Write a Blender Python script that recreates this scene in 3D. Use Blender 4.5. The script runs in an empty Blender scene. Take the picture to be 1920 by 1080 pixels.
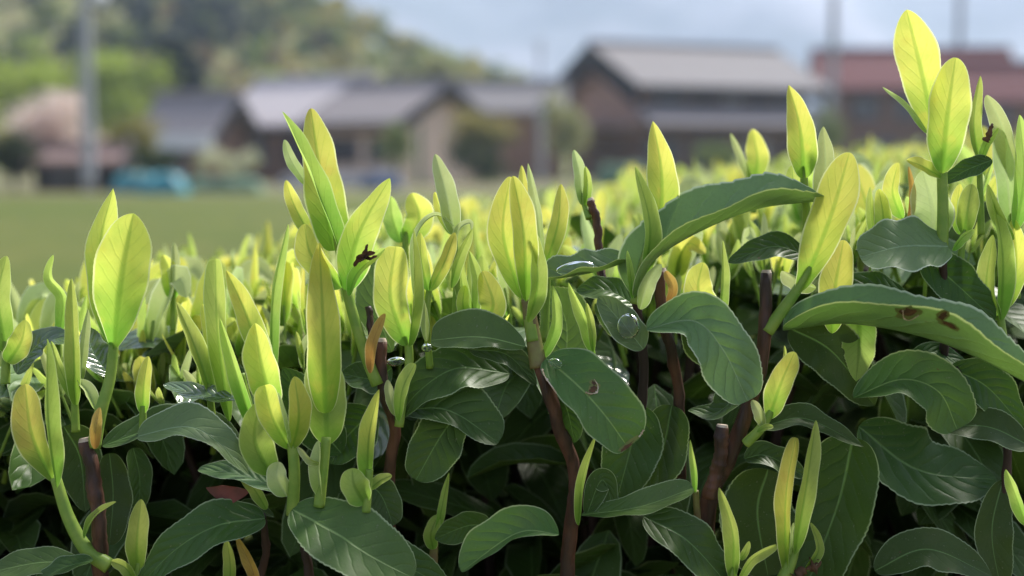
import bpy, math, random
import numpy as np
from mathutils import Vector, Matrix
R = math.radians
rng = np.random.default_rng(11)
random.seed(11)
SC = bpy.context.scene
COL = SC.collection

# ------------------------------------------------------------------ camera
CAM_Z = 0.95
PITCH = 5.14
FPX = 2667.0                      # focal length in photo pixels (1920 wide)
D0 = 0.667                        # focus distance
cam = bpy.data.cameras.new('camera')
cam.lens = 50.0; cam.sensor_width = 36.0
cam.clip_start = 0.02; cam.clip_end = 5000
cam.dof.use_dof = True; cam.dof.focus_distance = D0 + 0.006; cam.dof.aperture_fstop = 5.0
cam.dof.aperture_blades = 0
camo = bpy.data.objects.new('camera', cam); COL.objects.link(camo)
camo.location = (0, 0, CAM_Z); camo.rotation_euler = (R(90 - PITCH), 0, 0)
SC.camera = camo
# ------------------------------------------------------------------ world + sun
SUN_EL, SUN_AZ = 48.0, 42.0       # azimuth clockwise from straight ahead (+Y) to the right
W = bpy.data.worlds.new('World'); SC.world = W; W.use_nodes = True
nt = W.node_tree; nt.nodes.clear()
sky = nt.nodes.new('ShaderNodeTexSky'); sky.sky_type = 'NISHITA'; sky.sun_disc = False
sky.sun_elevation = R(SUN_EL); sky.sun_rotation = R(SUN_AZ)
sky.air_density = 1.0; sky.dust_density = 1.2; sky.ozone_density = 1.6
tc = nt.nodes.new('ShaderNodeTexCoord')
mp = nt.nodes.new('ShaderNodeMapping'); mp.inputs['Scale'].default_value = (1.0, 1.0, 2.6)
mp.inputs['Rotation'].default_value = (0.0, R(28), 0.0)
nz = nt.nodes.new('ShaderNodeTexNoise'); nz.inputs['Scale'].default_value = 5.0; nz.inputs['Detail'].default_value = 6.0
rp = nt.nodes.new('ShaderNodeValToRGB'); rp.color_ramp.elements[0].position = 0.42; rp.color_ramp.elements[1].position = 0.66
mx = nt.nodes.new('ShaderNodeMix'); mx.data_type = 'RGBA'; mx.blend_type = 'MIX'
tint = nt.nodes.new('ShaderNodeMix'); tint.data_type = 'RGBA'; tint.blend_type = 'MULTIPLY'
tint.inputs['Factor'].default_value = 1.0; tint.inputs['B'].default_value = (0.70, 0.71, 0.82, 1)
bgn = nt.nodes.new('ShaderNodeBackground'); bgn.inputs['Strength'].default_value = 0.11
wo = nt.nodes.new('ShaderNodeOutputWorld')
nt.links.new(tc.outputs['Generated'], mp.inputs['Vector']); nt.links.new(mp.outputs['Vector'], nz.inputs['Vector'])
nt.links.new(nz.outputs['Fac'], rp.inputs['Fac']); nt.links.new(rp.outputs['Color'], mx.inputs['Factor'])
nt.links.new(sky.outputs['Color'], tint.inputs['A'])
nt.links.new(tint.outputs['Result'], mx.inputs['A']); mx.inputs['B'].default_value = (4.2, 4.3, 4.9, 1)
nt.links.new(mx.outputs['Result'], bgn.inputs['Color']); nt.links.new(bgn.outputs['Background'], wo.inputs['Surface'])
sun = bpy.data.lights.new('sun', 'SUN'); sun.energy = 4.0; sun.angle = R(14.0); sun.color = (1.0, 0.95, 0.86)
suno = bpy.data.objects.new('sun', sun); COL.objects.link(suno)
sd = Vector((math.sin(R(SUN_AZ)) * math.cos(R(SUN_EL)), math.cos(R(SUN_AZ)) * math.cos(R(SUN_EL)), math.sin(R(SUN_EL))))
suno.rotation_euler = sd.to_track_quat('Z', 'Y').to_euler()
SC.view_settings.view_transform = 'Standard'; SC.view_settings.look = 'None'
SC.view_settings.exposure = 1.0; SC.view_settings.gamma = 1.0
SC.render.engine = 'CYCLES'
cy = SC.cycles
cy.max_bounces = 7; cy.diffuse_bounces = 4; cy.glossy_bounces = 3; cy.transmission_bounces = 6
cy.transparent_max_bounces = 6; cy.use_denoising = True; cy.caustics_reflective = False; cy.caustics_refractive = False
cy.sample_clamp_indirect = 4.0

# ------------------------------------------------------------------ pixel helpers (photo pixel + true depth -> point in the place)
cp, sp_ = math.cos(R(PITCH)), math.sin(R(PITCH))
FWD = np.array([0, cp, -sp_]); UPV = np.array([0, sp_, cp]); RIGHT = np.array([1.0, 0, 0]); CAMP = np.array([0, 0, CAM_Z])
def PD(x, y, D):
    return CAMP + RIGHT * ((x - 960) / FPX * D) + UPV * ((540 - y) / FPX * D) + FWD * D
def PF(x, y, d=0.0):              # d: centimetres behind the focus plane
    return PD(x, y, D0 + d / 100.0)
def project(p):
    v = np.asarray(p) - CAMP
    D = v @ FWD
    return 960 + FPX * (v @ RIGHT) / D, 540 - FPX * (v @ UPV) / D, D

# ------------------------------------------------------------------ materials
def newmat(name):
    m = bpy.data.materials.new(name); m.use_nodes = True
    t = m.node_tree; t.nodes.clear()
    return m, t
class N:
    def __init__(s, t): s.t = t
    def n(s, typ, ins=None, **kw):
        nd = s.t.nodes.new('ShaderNode' + typ)
        for k, v in kw.items(): setattr(nd, k, v)
        for k, v in (ins or {}).items(): s.put(nd.inputs[k], v)
        return nd
    def put(s, sock, v):
        if isinstance(v, bpy.types.NodeSocket): s.t.links.new(v, sock)
        elif isinstance(v, bpy.types.Node): s.t.links.new(v.outputs[0], sock)
        else:
            if isinstance(v, tuple) and len(v) == 3 and sock.type == 'RGBA': v = (*v, 1)
            sock.default_value = v
    def math(s, op, a, b=0.0, c=None, clamp=False):
        nd = s.t.nodes.new('ShaderNodeMath'); nd.operation = op; nd.use_clamp = clamp
        s.put(nd.inputs[0], a); s.put(nd.inputs[1], b)
        if c is not None: s.put(nd.inputs[2], c)
        return nd.outputs[0]
    def sstep(s, x, a, b, lo=0.0, hi=1.0):
        nd = s.t.nodes.new('ShaderNodeMapRange'); nd.interpolation_type = 'SMOOTHSTEP'
        s.put(nd.inputs['Value'], x); nd.inputs['From Min'].default_value = a; nd.inputs['From Max'].default_value = b
        nd.inputs['To Min'].default_value = lo; nd.inputs['To Max'].default_value = hi
        return nd.outputs[0]
    def mix(s, f, a, b, blend='MIX'):
        nd = s.t.nodes.new('ShaderNodeMix'); nd.data_type = 'RGBA'; nd.blend_type = blend
        s.put(nd.inputs['Factor'], f); s.put(nd.inputs['A'], a); s.put(nd.inputs['B'], b)
        return nd.outputs['Result']
    def out(s, sh):
        o = s.t.nodes.new('ShaderNodeOutputMaterial'); s.put(o.inputs['Surface'], sh)

def leaf_mat(name, base, tip, rib, margin, trans=0.5, tcol=None, rough=0.4, spec=0.4, vein=0.2, veinN=9, bump=0.3, ribw=0.09,
             blot=0.25, blotcol=(0.4, 0.3, 0.05), mature=False):
    m, t = newmat(name); g = N(t)
    uv = g.n('UVMap'); sx = g.n('SeparateXYZ', {0: uv.outputs[0]})
    u = g.math('ABSOLUTE', g.math('MULTIPLY_ADD', sx.outputs[0], 2.0, -1.0)); v = sx.outputs[1]
    oi = g.n('ObjectInfo'); tcn = g.n('TexCoord')
    nz = g.n('TexNoise', {'Vector': tcn.outputs['Object'], 'Scale': 70.0, 'Detail': 3.0})
    nz2 = g.n('TexNoise', {'Vector': tcn.outputs['Object'], 'Scale': 700.0, 'Detail': 2.0})
    f = g.math('ADD', g.sstep(v, 0.0, 0.75), g.math('MULTIPLY_ADD', nz.outputs[0], 0.9, -0.45), clamp=True)
    c = g.mix(f, base, tip)
    c = g.mix(g.math('MULTIPLY', g.sstep(nz.outputs[0], 0.52, 0.72), blot), c, blotcol)
    hsv = g.n('HueSaturation', {'Color': c, 'Hue': g.math('MULTIPLY_ADD', oi.outputs['Random'], 0.03, 0.485),
                                'Value': g.math('MULTIPLY_ADD', oi.outputs['Random'], 0.3, 0.85)})
    c = hsv.outputs[0]
    # side veins
    ph = g.math('SUBTRACT', g.math('MULTIPLY', v, float(veinN)), g.math('MULTIPLY', u, 2.2))
    ph = g.math('ADD', ph, g.math('MULTIPLY', nz.outputs[0], 0.9))
    fr = g.math('ABSOLUTE', g.math('MULTIPLY_ADD', g.math('FRACT', ph), 2.0, -1.0))
    vm = g.math('MULTIPLY', g.sstep(fr, 0.72, 1.0), g.sstep(u, 0.95, 0.6))
    if mature: vm = g.math('MULTIPLY', vm, g.math('MULTIPLY_ADD', oi.outputs['Random'], 1.5, 0.1))
    c = g.mix(g.math('MULTIPLY', vm, vein), c, rib)
    rw = g.math('MULTIPLY', u, g.math('MULTIPLY_ADD', v, 1.2, 0.6))
    rm = g.sstep(rw, ribw, ribw * 0.25)  # wide on young leaves: midrib tint that also paints the fold's shading
    c = g.mix(g.math('MULTIPLY', rm, 0.85 if mature else g.math('MULTIPLY_ADD', v, -0.35, 0.7)), c, rib)
    em = g.sstep(u, 0.935, 0.98) if mature else g.sstep(u, 0.90, 0.965)
    c = g.mix(g.math('MULTIPLY', em, 0.8), c, margin)
    c = g.mix(g.math('MULTIPLY', g.sstep(nz2.outputs[0], 0.45, 0.75), 0.12), c, tip, 'MULTIPLY')
    if mature:      # brown specks and scabs of their own
        nz3 = g.n('TexNoise', {'Vector': tcn.outputs['Object'], 'Scale': 190.0, 'Detail': 3.0, 'Roughness': 0.7})
        c = g.mix(g.math('MULTIPLY', g.sstep(nz3.outputs[0], 0.70, 0.76), 0.8), c, (0.10, 0.055, 0.03))
        c = g.mix(g.math('MULTIPLY', g.sstep(nz2.outputs[0], 0.66, 0.74), 0.35), c, (0.22, 0.24, 0.17))
    hgt = g.math('ADD', g.math('MULTIPLY', vm, -0.5), g.math('MULTIPLY', rm, -1.0))
    if mature: hgt = g.math('ADD', hgt, g.math('MULTIPLY', g.math('MULTIPLY', fr, fr), g.math('MULTIPLY', g.sstep(u, 1.0, 0.3), g.math('MULTIPLY_ADD', oi.outputs['Random'], -1.3, -.05))))
    hgt = g.math('ADD', hgt, g.math('MULTIPLY', nz.outputs[0], 0.8))
    hgt = g.math('ADD', hgt, g.math('MULTIPLY', nz2.outputs[0], 0.12))
    bp = g.n('Bump', {'Height': hgt, 'Strength': bump, 'Distance': 0.0012})
    pr = g.n('BsdfPrincipled', {'Base Color': c, 'Roughness': g.math('ADD', g.math('MULTIPLY_ADD', nz.outputs[0], 0.3, rough - 0.2), g.math('MULTIPLY', g.math('FRACT', g.math('MULTIPLY', oi.outputs['Random'], 7.31)), 0.16)),
                                'Specular IOR Level': spec, 'Normal': bp.outputs[0]})
    if tcol is None: tc_ = c
    else: tc_ = g.mix(1.0, c, tcol, 'MULTIPLY')
    tr = g.n('BsdfTranslucent', {'Color': tc_, 'Normal': bp.outputs[0]})
    ms = g.n('MixShader', {0: trans, 1: pr.outputs[0], 2: tr.outputs[0]})
    g.out(ms.outputs[0]); return m

M = {}
M['yy'] = leaf_mat('young_yellow_leaf', (0.25, 0.48, 0.05), (0.79, 0.79, 0.15), (0.17, 0.36, 0.03), (0.9, 0.92, 0.5), 0.62, rough=0.5, vein=0.10, bump=.14, ribw=.2, blot=.4, blotcol=(0.72, 0.56, 0.10))
M['yg'] = leaf_mat('young_green_leaf', (0.22, 0.42, 0.05), (0.56, 0.68, 0.15), (0.15, 0.31, 0.03), (0.72, 0.82, 0.36), 0.55, rough=0.5, vein=0.10, bump=.14, ribw=.2, blot=.1)
M['yp'] = leaf_mat('young_pale_leaf', (0.36, 0.50, 0.12), (0.58, 0.66, 0.28), (0.46, 0.56, 0.24), (0.8, 0.85, 0.55), 0.42, rough=0.5, vein=0.10, bump=.14, ribw=.2, blot=.1)
M['yo'] = leaf_mat('young_orange_scale', (0.40, 0.22, 0.05), (0.62, 0.42, 0.10), (0.3, 0.14, 0.04), (0.7, 0.55, 0.25), 0.4, rough=0.5)
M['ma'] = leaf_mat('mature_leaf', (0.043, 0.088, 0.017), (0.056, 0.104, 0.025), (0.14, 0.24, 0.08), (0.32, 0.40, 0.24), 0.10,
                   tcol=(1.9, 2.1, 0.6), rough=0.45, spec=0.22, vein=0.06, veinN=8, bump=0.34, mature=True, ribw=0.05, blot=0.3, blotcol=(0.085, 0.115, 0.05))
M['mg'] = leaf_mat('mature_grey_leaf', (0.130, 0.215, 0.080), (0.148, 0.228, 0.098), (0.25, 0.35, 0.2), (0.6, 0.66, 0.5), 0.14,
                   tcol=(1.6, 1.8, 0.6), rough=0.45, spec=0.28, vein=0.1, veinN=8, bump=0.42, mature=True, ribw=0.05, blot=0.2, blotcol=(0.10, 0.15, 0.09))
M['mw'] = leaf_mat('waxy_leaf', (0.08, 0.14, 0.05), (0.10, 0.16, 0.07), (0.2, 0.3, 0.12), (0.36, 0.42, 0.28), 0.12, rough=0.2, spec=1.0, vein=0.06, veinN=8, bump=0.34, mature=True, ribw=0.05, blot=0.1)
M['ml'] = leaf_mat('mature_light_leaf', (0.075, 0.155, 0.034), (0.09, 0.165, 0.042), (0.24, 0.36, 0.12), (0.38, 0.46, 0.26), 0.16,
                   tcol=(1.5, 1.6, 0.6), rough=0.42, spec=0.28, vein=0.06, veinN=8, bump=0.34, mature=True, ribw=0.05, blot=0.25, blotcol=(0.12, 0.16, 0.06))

def simple_mat(name, col, col2=None, scale=8.0, rough=0.7, bump=0.0, spec=0.3, detail=4.0, stretch=(1, 1, 1), dist=0.02, metal=0.0, trans=0.0):
    m, t = newmat(name); g = N(t)
    tcn = g.n('TexCoord'); mpn = g.n('Mapping', {'Vector': tcn.outputs['Object'], 'Scale': stretch})
    nz = g.n('TexNoise', {'Vector': mpn.outputs[0], 'Scale': scale, 'Detail': detail})
    c = g.mix(g.sstep(nz.outputs[0], 0.35, 0.65), col, col2 or col)
    pr = g.n('BsdfPrincipled', {'Base Color': c, 'Roughness': rough, 'Specular IOR Level': spec, 'Metallic': metal})
    if bump:
        g.put(pr.inputs['Normal'], g.n('Bump', {'Height': nz.outputs[0], 'Strength': bump, 'Distance': dist}).outputs[0])
    if trans:
        tr = g.n('BsdfTranslucent', {'Color': c}); g.out(g.n('MixShader', {0: trans, 1: pr.outputs[0], 2: tr.outputs[0]}).outputs[0])
    else: g.out(pr.outputs[0])
    return m
M['stem'] = simple_mat('green_stem', (0.22, 0.36, 0.06), (0.30, 0.42, 0.08), 120, 0.45, 0.2, trans=0.25, dist=0.001)
M['stemb'] = simple_mat('browning_stem', (0.20, 0.20, 0.06), (0.16, 0.12, 0.05), 90, 0.5, 0.3, dist=0.001)
M['twig'] = simple_mat('red_brown_bark', (0.13, 0.058, 0.036), (0.04, 0.024, 0.018), 130, 0.5, 0.9, stretch=(1, 1, 0.22), dist=0.004)
M['twigd'] = simple_mat('dark_bark', (0.06, 0.032, 0.024), (0.035, 0.024, 0.02), 60, 0.7, 0.6, stretch=(1, 1, 0.2), dist=0.003)
M['cut'] = simple_mat('cut_wood', (0.62, 0.52, 0.42), (0.45, 0.35, 0.26), 300, 0.8)
M['dam'] = simple_mat('dry_brown_edge', (0.13, 0.065, 0.03), (0.07, 0.04, 0.022), 300, 0.8, 0.4, dist=0.001)
M['damp'] = simple_mat('dry_pale_edge', (0.70, 0.60, 0.48), (0.5, 0.36, 0.24), 300, 0.7)
M['halo'] = simple_mat('yellowed_leaf_patch', (0.17, 0.19, 0.05), (0.13, 0.17, 0.05), 260, 0.5)
M['red'] = simple_mat('red_withered_leaf', (0.20, 0.055, 0.04), (0.13, 0.045, 0.03), 120, 0.6)

def water_mat():
    m, t = newmat('water_drop'); g = N(t)
    g.out(g.n('BsdfPrincipled', {'Base Color': (0.97, 1.0, 0.97), 'Roughness': 0.0, 'IOR': 1.33, 'Transmission Weight': 1.0}).outputs[0]); return m
M['water'] = water_mat()

# ------------------------------------------------------------------ mesh plumbing
def mesh_obj(name, verts, faces, mat, uvs=None, smooth=True, mats=None, midx=None):
    me = bpy.data.meshes.new(name)
    verts = np.asarray(verts, dtype=float)
    me.from_pydata(verts.tolist(), [], faces if isinstance(faces, list) else faces.tolist())
    if uvs is not None:
        ul = me.uv_layers.new(name='UVMap')
        li = np.empty(len(me.loops), dtype=np.int32); me.loops.foreach_get('vertex_index', li)
        ul.data.foreach_set('uv', np.asarray(uvs, dtype=np.float32)[li].ravel())
    for mm in (mats or [mat]): me.materials.append(mm)
    if midx is not None: me.polygons.foreach_set('material_index', np.asarray(midx, dtype=np.int32))
    if smooth: me.polygons.foreach_set('use_smooth', np.ones(len(me.polygons), dtype=bool))
    me.update()
    o = bpy.data.objects.new(name, me); COL.objects.link(o)
    return o
def tag(o, label=None, cat=None, group=None, kind=None):
    if label: o['label'] = label
    if cat: o['category'] = cat
    if group: o['group'] = group
    if kind: o['kind'] = kind
    return o
def empty(name, loc, parent=None, ploc=None):
    o = bpy.data.objects.new(name, None); o.empty_display_size = 0.02; COL.objects.link(o)
    if parent is not None:
        o.parent = parent; o.location = Vector(loc) - Vector(ploc)
    else: o.location = loc
    return o

def catmull(pts, n, ts=None):
    pts = np.asarray(pts, float)
    if len(pts) == 2:
        t = (np.linspace(0, 1, n) if ts is None else ts)[:, None]; return pts[0] * (1 - t) + pts[1] * t
    P = np.vstack([2 * pts[0] - pts[1], pts, 2 * pts[-1] - pts[-2]])
    d = np.linalg.norm(np.diff(pts, axis=0), axis=1); s = np.concatenate([[0], np.cumsum(d)]); s /= s[-1]
    out = []
    for x in (np.linspace(0, 1, n) if ts is None else ts):
        i = min(np.searchsorted(s, x, side='right') - 1, len(pts) - 2); i = max(i, 0)
        u = (x - s[i]) / max(s[i + 1] - s[i], 1e-9)
        p0, p1, p2, p3 = P[i], P[i + 1], P[i + 2], P[i + 3]
        out.append(0.5 * ((2 * p1) + (-p0 + p2) * u + (2 * p0 - 5 * p1 + 4 * p2 - p3) * u * u + (-p0 + 3 * p1 - 3 * p2 + p3) * u ** 3))
    return np.array(out)
def unit(a): return a / np.maximum(np.linalg.norm(a, axis=-1, keepdims=True), 1e-12)

def leaf_geo(pts, face, w, roll=0.0, fold=10.0, p=0.8, q=0.55, nL=28, nU=9, serr=0.0, teeth=18, wave=0.0, wph=0.0, camber=0.0,
             asym=(1.0, 1.0), curl=0.0):
    t0_ = np.linspace(0, 1, nL); t = .45 * t0_ + .55 * (.5 - .5 * np.cos(np.pi * t0_))
    C = catmull(pts, nL, t); T = unit(np.gradient(C, axis=0))
    face = np.asarray(face, float); face = np.broadcast_to(face, C.shape)
    N0 = unit(face - (face * T).sum(1, keepdims=True) * T); S0 = np.cross(T, N0)
    rr = np.radians(np.interp(t, np.linspace(0, 1, np.size(roll)), np.atleast_1d(roll)) + 7 * np.sin(t * 4.1 + float(pts[0][0]) * 60) * t)[:, None]
    ff = np.radians(np.interp(t, np.linspace(0, 1, np.size(fold)), np.atleast_1d(fold)))[:, None]
    S = np.cos(rr) * S0 + np.sin(rr) * N0; Nn = -np.sin(rr) * S0 + np.cos(rr) * N0
    hw = t ** p * (1 - t) ** q; tm = p / (p + q); hw = w * hw / (tm ** p * (1 - tm) ** q)
    hw = np.maximum(hw, w * 0.03 * (1 - t))
    us = np.linspace(-1, 1, nU); hsh = abs(math.sin(float(pts[0][0]) * 917.3 + float(pts[-1][2]) * 431.7)) * 6.28
    V = np.zeros((nL, nU, 3)); UV = np.zeros((nL, nU, 2))
    for j, u in enumerate(us):
        a = asym[1] if u > 0 else asym[0]
        sd_ = 1.0 if u > 0 else -1.0
        r = hw * abs(u) * a * (1 + abs(u) * (.045 * np.sin(t * 9.3 + hsh + sd_) + .03 * np.sin(t * 19 + 2.1 * hsh * sd_)))
        if serr and abs(u) > 0.99:
            tt = t * teeth + (0.37 if u > 0 else 0.0)
            saw = (1 - (tt % 1.0)) * np.clip((t - 0.12) * 10, 0, 1) * np.clip((0.97 - t) * 20, 0, 1)
            amp = .45 + .9 * np.abs(np.sin(np.floor(tt) * 12.9898 + hsh * 7 + sd_))
            r = r + serr * w * amp * (saw - 0.4)
        r = r[:, None]
        lift = np.sin(ff) * r * abs(u) ** 0.25 + camber * hw[:, None] * u * u - curl * hw[:, None] * max(0, abs(u) - 0.7) ** 2 * 6
        if wave:
            lift = lift + (wave * w * abs(u) ** 2 * np.sin(t * 17 + wph + (1.7 if u > 0 else 0)) * np.sin(np.pi * t))[:, None]
        V[:, j] = C + S * (np.sign(u) * r * np.cos(ff)) + Nn * lift
        UV[:, j, 0] = 0.5 + 0.5 * u; UV[:, j, 1] = t
    idx = np.arange(nL * nU).reshape(nL, nU)
    F = np.stack([idx[:-1, :-1], idx[:-1, 1:], idx[1:, 1:], idx[1:, :-1]], -1).reshape(-1, 4)
    return V.reshape(-1, 3), F, UV.reshape(-1, 2)

def tube_geo(pts, r0, r1, n=20, k=10, rough=0.0, seed=0, knots=False):
    C = catmull(pts, n); T = unit(np.gradient(C, axis=0))
    ref = np.array([0.3, -1, 0.1]); A = unit(ref - (ref * T).sum(1, keepdims=True) * T); B = np.cross(T, A)
    rg = np.random.default_rng(seed)
    V = []; ang = np.linspace(0, 2 * np.pi, k, endpoint=False)
    rad = np.linspace(r0, r1, n)
    if rough: rad = rad * (1 + rough * rg.standard_normal(n) * 0.5)
    if knots:
        for kc in rg.uniform(.1, .95, 4): rad = rad * (1 + .13 * np.exp(-((np.linspace(0, 1, n) - kc) / .03) ** 2))
        off = np.cumsum(rg.normal(0, 1, (n, 2)), 0); off -= np.linspace(0, 1, n)[:, None] * off[-1]; off *= r1 * .10
        C = C + A * off[:, :1] + B * off[:, 1:]
    for i in range(n):
        a = rad[i] * (1 + (rough * 0.4 * rg.standard_normal(k) if rough else 0))
        V.append(C[i] + A[i] * (np.cos(ang) * a)[:, None] + B[i] * (np.sin(ang) * a)[:, None])
    V = np.vstack(V); idx = np.arange(n * k).reshape(n, k)
    F = np.stack([idx[:-1], np.roll(idx[:-1], -1, 1), np.roll(idx[1:], -1, 1), idx[1:]], -1).reshape(-1, 4).tolist()
    F.append(list(idx[0][::-1])); F.append(list(idx[-1]))
    return V, F, None

# ------------------------------------------------------------------ setting: ground, field, hill
def sheet(name, x0, x1, y0, y1, z, nx, ny, mat, hf=None):
    xs = np.linspace(x0, x1, nx); ys = np.linspace(y0, y1, ny); X, Y = np.meshgrid(xs, ys)
    Z = np.full_like(X, z) if hf is None else hf(X, Y)
    V = np.stack([X, Y, Z], -1).reshape(-1, 3); idx = np.arange(nx * ny).reshape(ny, nx)
    F = np.stack([idx[:-1, :-1], idx[:-1, 1:], idx[1:, 1:], idx[1:, :-1]], -1).reshape(-1, 4)
    o = mesh_obj(name, V, F, mat); o['kind'] = 'structure'; return o
def ground_mat(name, cols, scales, bump=0.3):
    m, t = newmat(name); g = N(t); tcn = g.n('TexCoord')
    a = g.n('TexNoise', {'Vector': tcn.outputs['Object'], 'Scale': scales[0], 'Detail': 5.0})
    b = g.n('TexNoise', {'Vector': tcn.outputs['Object'], 'Scale': scales[1], 'Detail': 5.0})
    c = g.mix(g.sstep(a.outputs[0], 0.4, 0.62), cols[0], cols[1]); c = g.mix(g.sstep(b.outputs[0], 0.45, 0.7), c, cols[2])
    bp = g.n('Bump', {'Height': b.outputs[0], 'Strength': bump, 'Distance': 0.05})
    g.out(g.n('BsdfPrincipled', {'Base Color': c, 'Roughness': 0.9, 'Specular IOR Level': 0.15, 'Normal': bp.outputs[0]}).outputs[0]); return m
M['ground'] = ground_mat('earth_ground', [(0.17, 0.15, 0.08), (0.14, 0.16, 0.06), (0.2, 0.17, 0.11)], (0.12, 1.2))
M['field'] = ground_mat('grass_field', [(0.095, 0.122, 0.020), (0.125, 0.135, 0.030), (0.062, 0.092, 0.016)], (0.18, 2.5), 0.6)
sheet('ground', -1450, 1450, -60, 1390, 0.0, 40, 60, M['ground'])
sheet('field', -40, 30, 2.2, 38.5, 0.004, 30, 30, M['field'])
def ridge(X):
    return np.interp(X, [-260, -90, -50, -23.6, -17, -10.5, -4, 1, 6, 14, 30], [95, 46, 29, 18.3, 15.4, 12.2, 9.2, 8.0, 5.0, 0, -1.0])
def hill_h(X, Y):
    s = np.clip((Y - 95) / 80.0, 0, 1); s = s * s * (3 - 2 * s)
    b = np.clip((Y - 260) / 120.0, 0, 1)
    return ridge(X) * s * (1 - 0.6 * b) + 0.6 * np.sin(X * 0.21) * np.cos(Y * 0.17) * s - 0.3
def mountain_h(X, Y):
    r = np.interp(X, [-1500, -800, -300, 0, 250, 400, 465, 550, 750, 1500], [260, 235, 215, 225, 205, 172, 145, 118, 92, 60])
    s = np.clip((Y - 700) / 560.0, 0, 1); s = s ** .8
    g = 1 + .10 * np.sin(X * .022 + Y * .012) + .07 * np.sin(X * .046 - Y * .022) + .03 * np.sin(X * .12 + Y * .08)
    return r * s * g - 3
M['mount'] = ground_mat('mountain_hazed_blue', [(0.12, 0.155, 0.18), (0.16, 0.19, 0.22), (0.30, 0.31, 0.35)], (0.012, 0.008), 0.2)  # distance haze painted in: forest colour lightened and turned blue
sheet('far_mountain', -1400, 1400, 700, 1300, 0, 160, 40, M['mount'], mountain_h)
M['hill'] = ground_mat('hill_ground', [(0.19, 0.215, 0.075), (0.22, 0.22, 0.09), (0.22, 0.19, 0.10)], (0.05, 0.6))
sheet('hill', -260, 40, 95, 400, 0, 80, 60, M['hill'], hill_h)

# ------------------------------------------------------------------ foliage cards for far trees
def cards(centers, size, rg, up=0.3):
    n = len(centers)
    a = unit(rg.standard_normal((n, 3)) + np.array([0, 0, up])); b = unit(np.cross(a, rg.standard_normal((n, 3))))
    c = np.cross(a, b); s = size * rg.uniform(0.6, 1.4, (n, 1))
    q = np.stack([centers - b * s * 0.5, centers + c * s * 0.32 - b * 0.1 * s, centers + b * s * 0.5, centers - c * s * 0.32 - b * 0.05 * s], 1)
    return q.reshape(-1, 3), np.arange(n * 4).reshape(n, 4)
def crown_pts(c, rx, ry, rz, n, rg, lumps=9, spread=0.75):
    L = unit(rg.standard_normal((lumps, 3))) * rg.uniform(0.25, spread, (lumps, 1)); lr = rg.uniform(0.3, 0.55, lumps)
    k = rg.integers(0, lumps, n); d = unit(rg.standard_normal((n, 3))) * (rg.uniform(0, 1, (n, 1)) ** 0.45)
    p = L[k] + d * lr[k][:, None]
    return np.asarray(c) + p * np.array([rx, ry, rz])
def foliage_mat(name, c1, c2, trans=0.5):
    return simple_mat(name, c1, c2, 1.2, 0.6, 0, 0.25, 3.0, trans=trans)
FM = {'lg': foliage_mat('light_green_foliage', (0.34, 0.44, 0.06), (0.42, 0.50, 0.08), .4),
      'dk': foliage_mat('dark_green_foliage', (0.035, 0.06, 0.02), (0.05, 0.075, 0.028)),
      'cf': foliage_mat('conifer_foliage', (0.02, 0.038, 0.03), (0.03, 0.046, 0.036), .1),
      'mg': foliage_mat('mid_green_foliage', (0.14, 0.20, 0.05), (0.18, 0.225, 0.06)),
      'ol': foliage_mat('olive_foliage', (0.30, 0.27, 0.075), (0.36, 0.32, 0.10)),
      'br': foliage_mat('bare_brown_twigs', (0.21, 0.15, 0.075), (0.26, 0.19, 0.09)),
      'pk': foliage_mat('pale_pink_blossom', (0.76, 0.62, 0.56), (0.8, 0.70, 0.62)),
      'rd': foliage_mat('rosy_blossom', (0.42, 0.24, 0.23), (0.48, 0.30, 0.27)),
      'wf': foliage_mat('white_blossom', (0.6, 0.6, 0.42), (0.45, 0.5, 0.3)),
      'yl': foliage_mat('yellow_green_foliage', (0.26, 0.25, 0.06), (0.32, 0.29, 0.08), .4),
      'pl': foliage_mat('pale_green_foliage', (0.34, 0.36, 0.16), (0.42, 0.42, 0.2), .4)}
M['trunk'] = simple_mat('tree_bark', (0.10, 0.075, 0.05), (0.06, 0.045, 0.035), 12, 0.85, 0.5)

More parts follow.
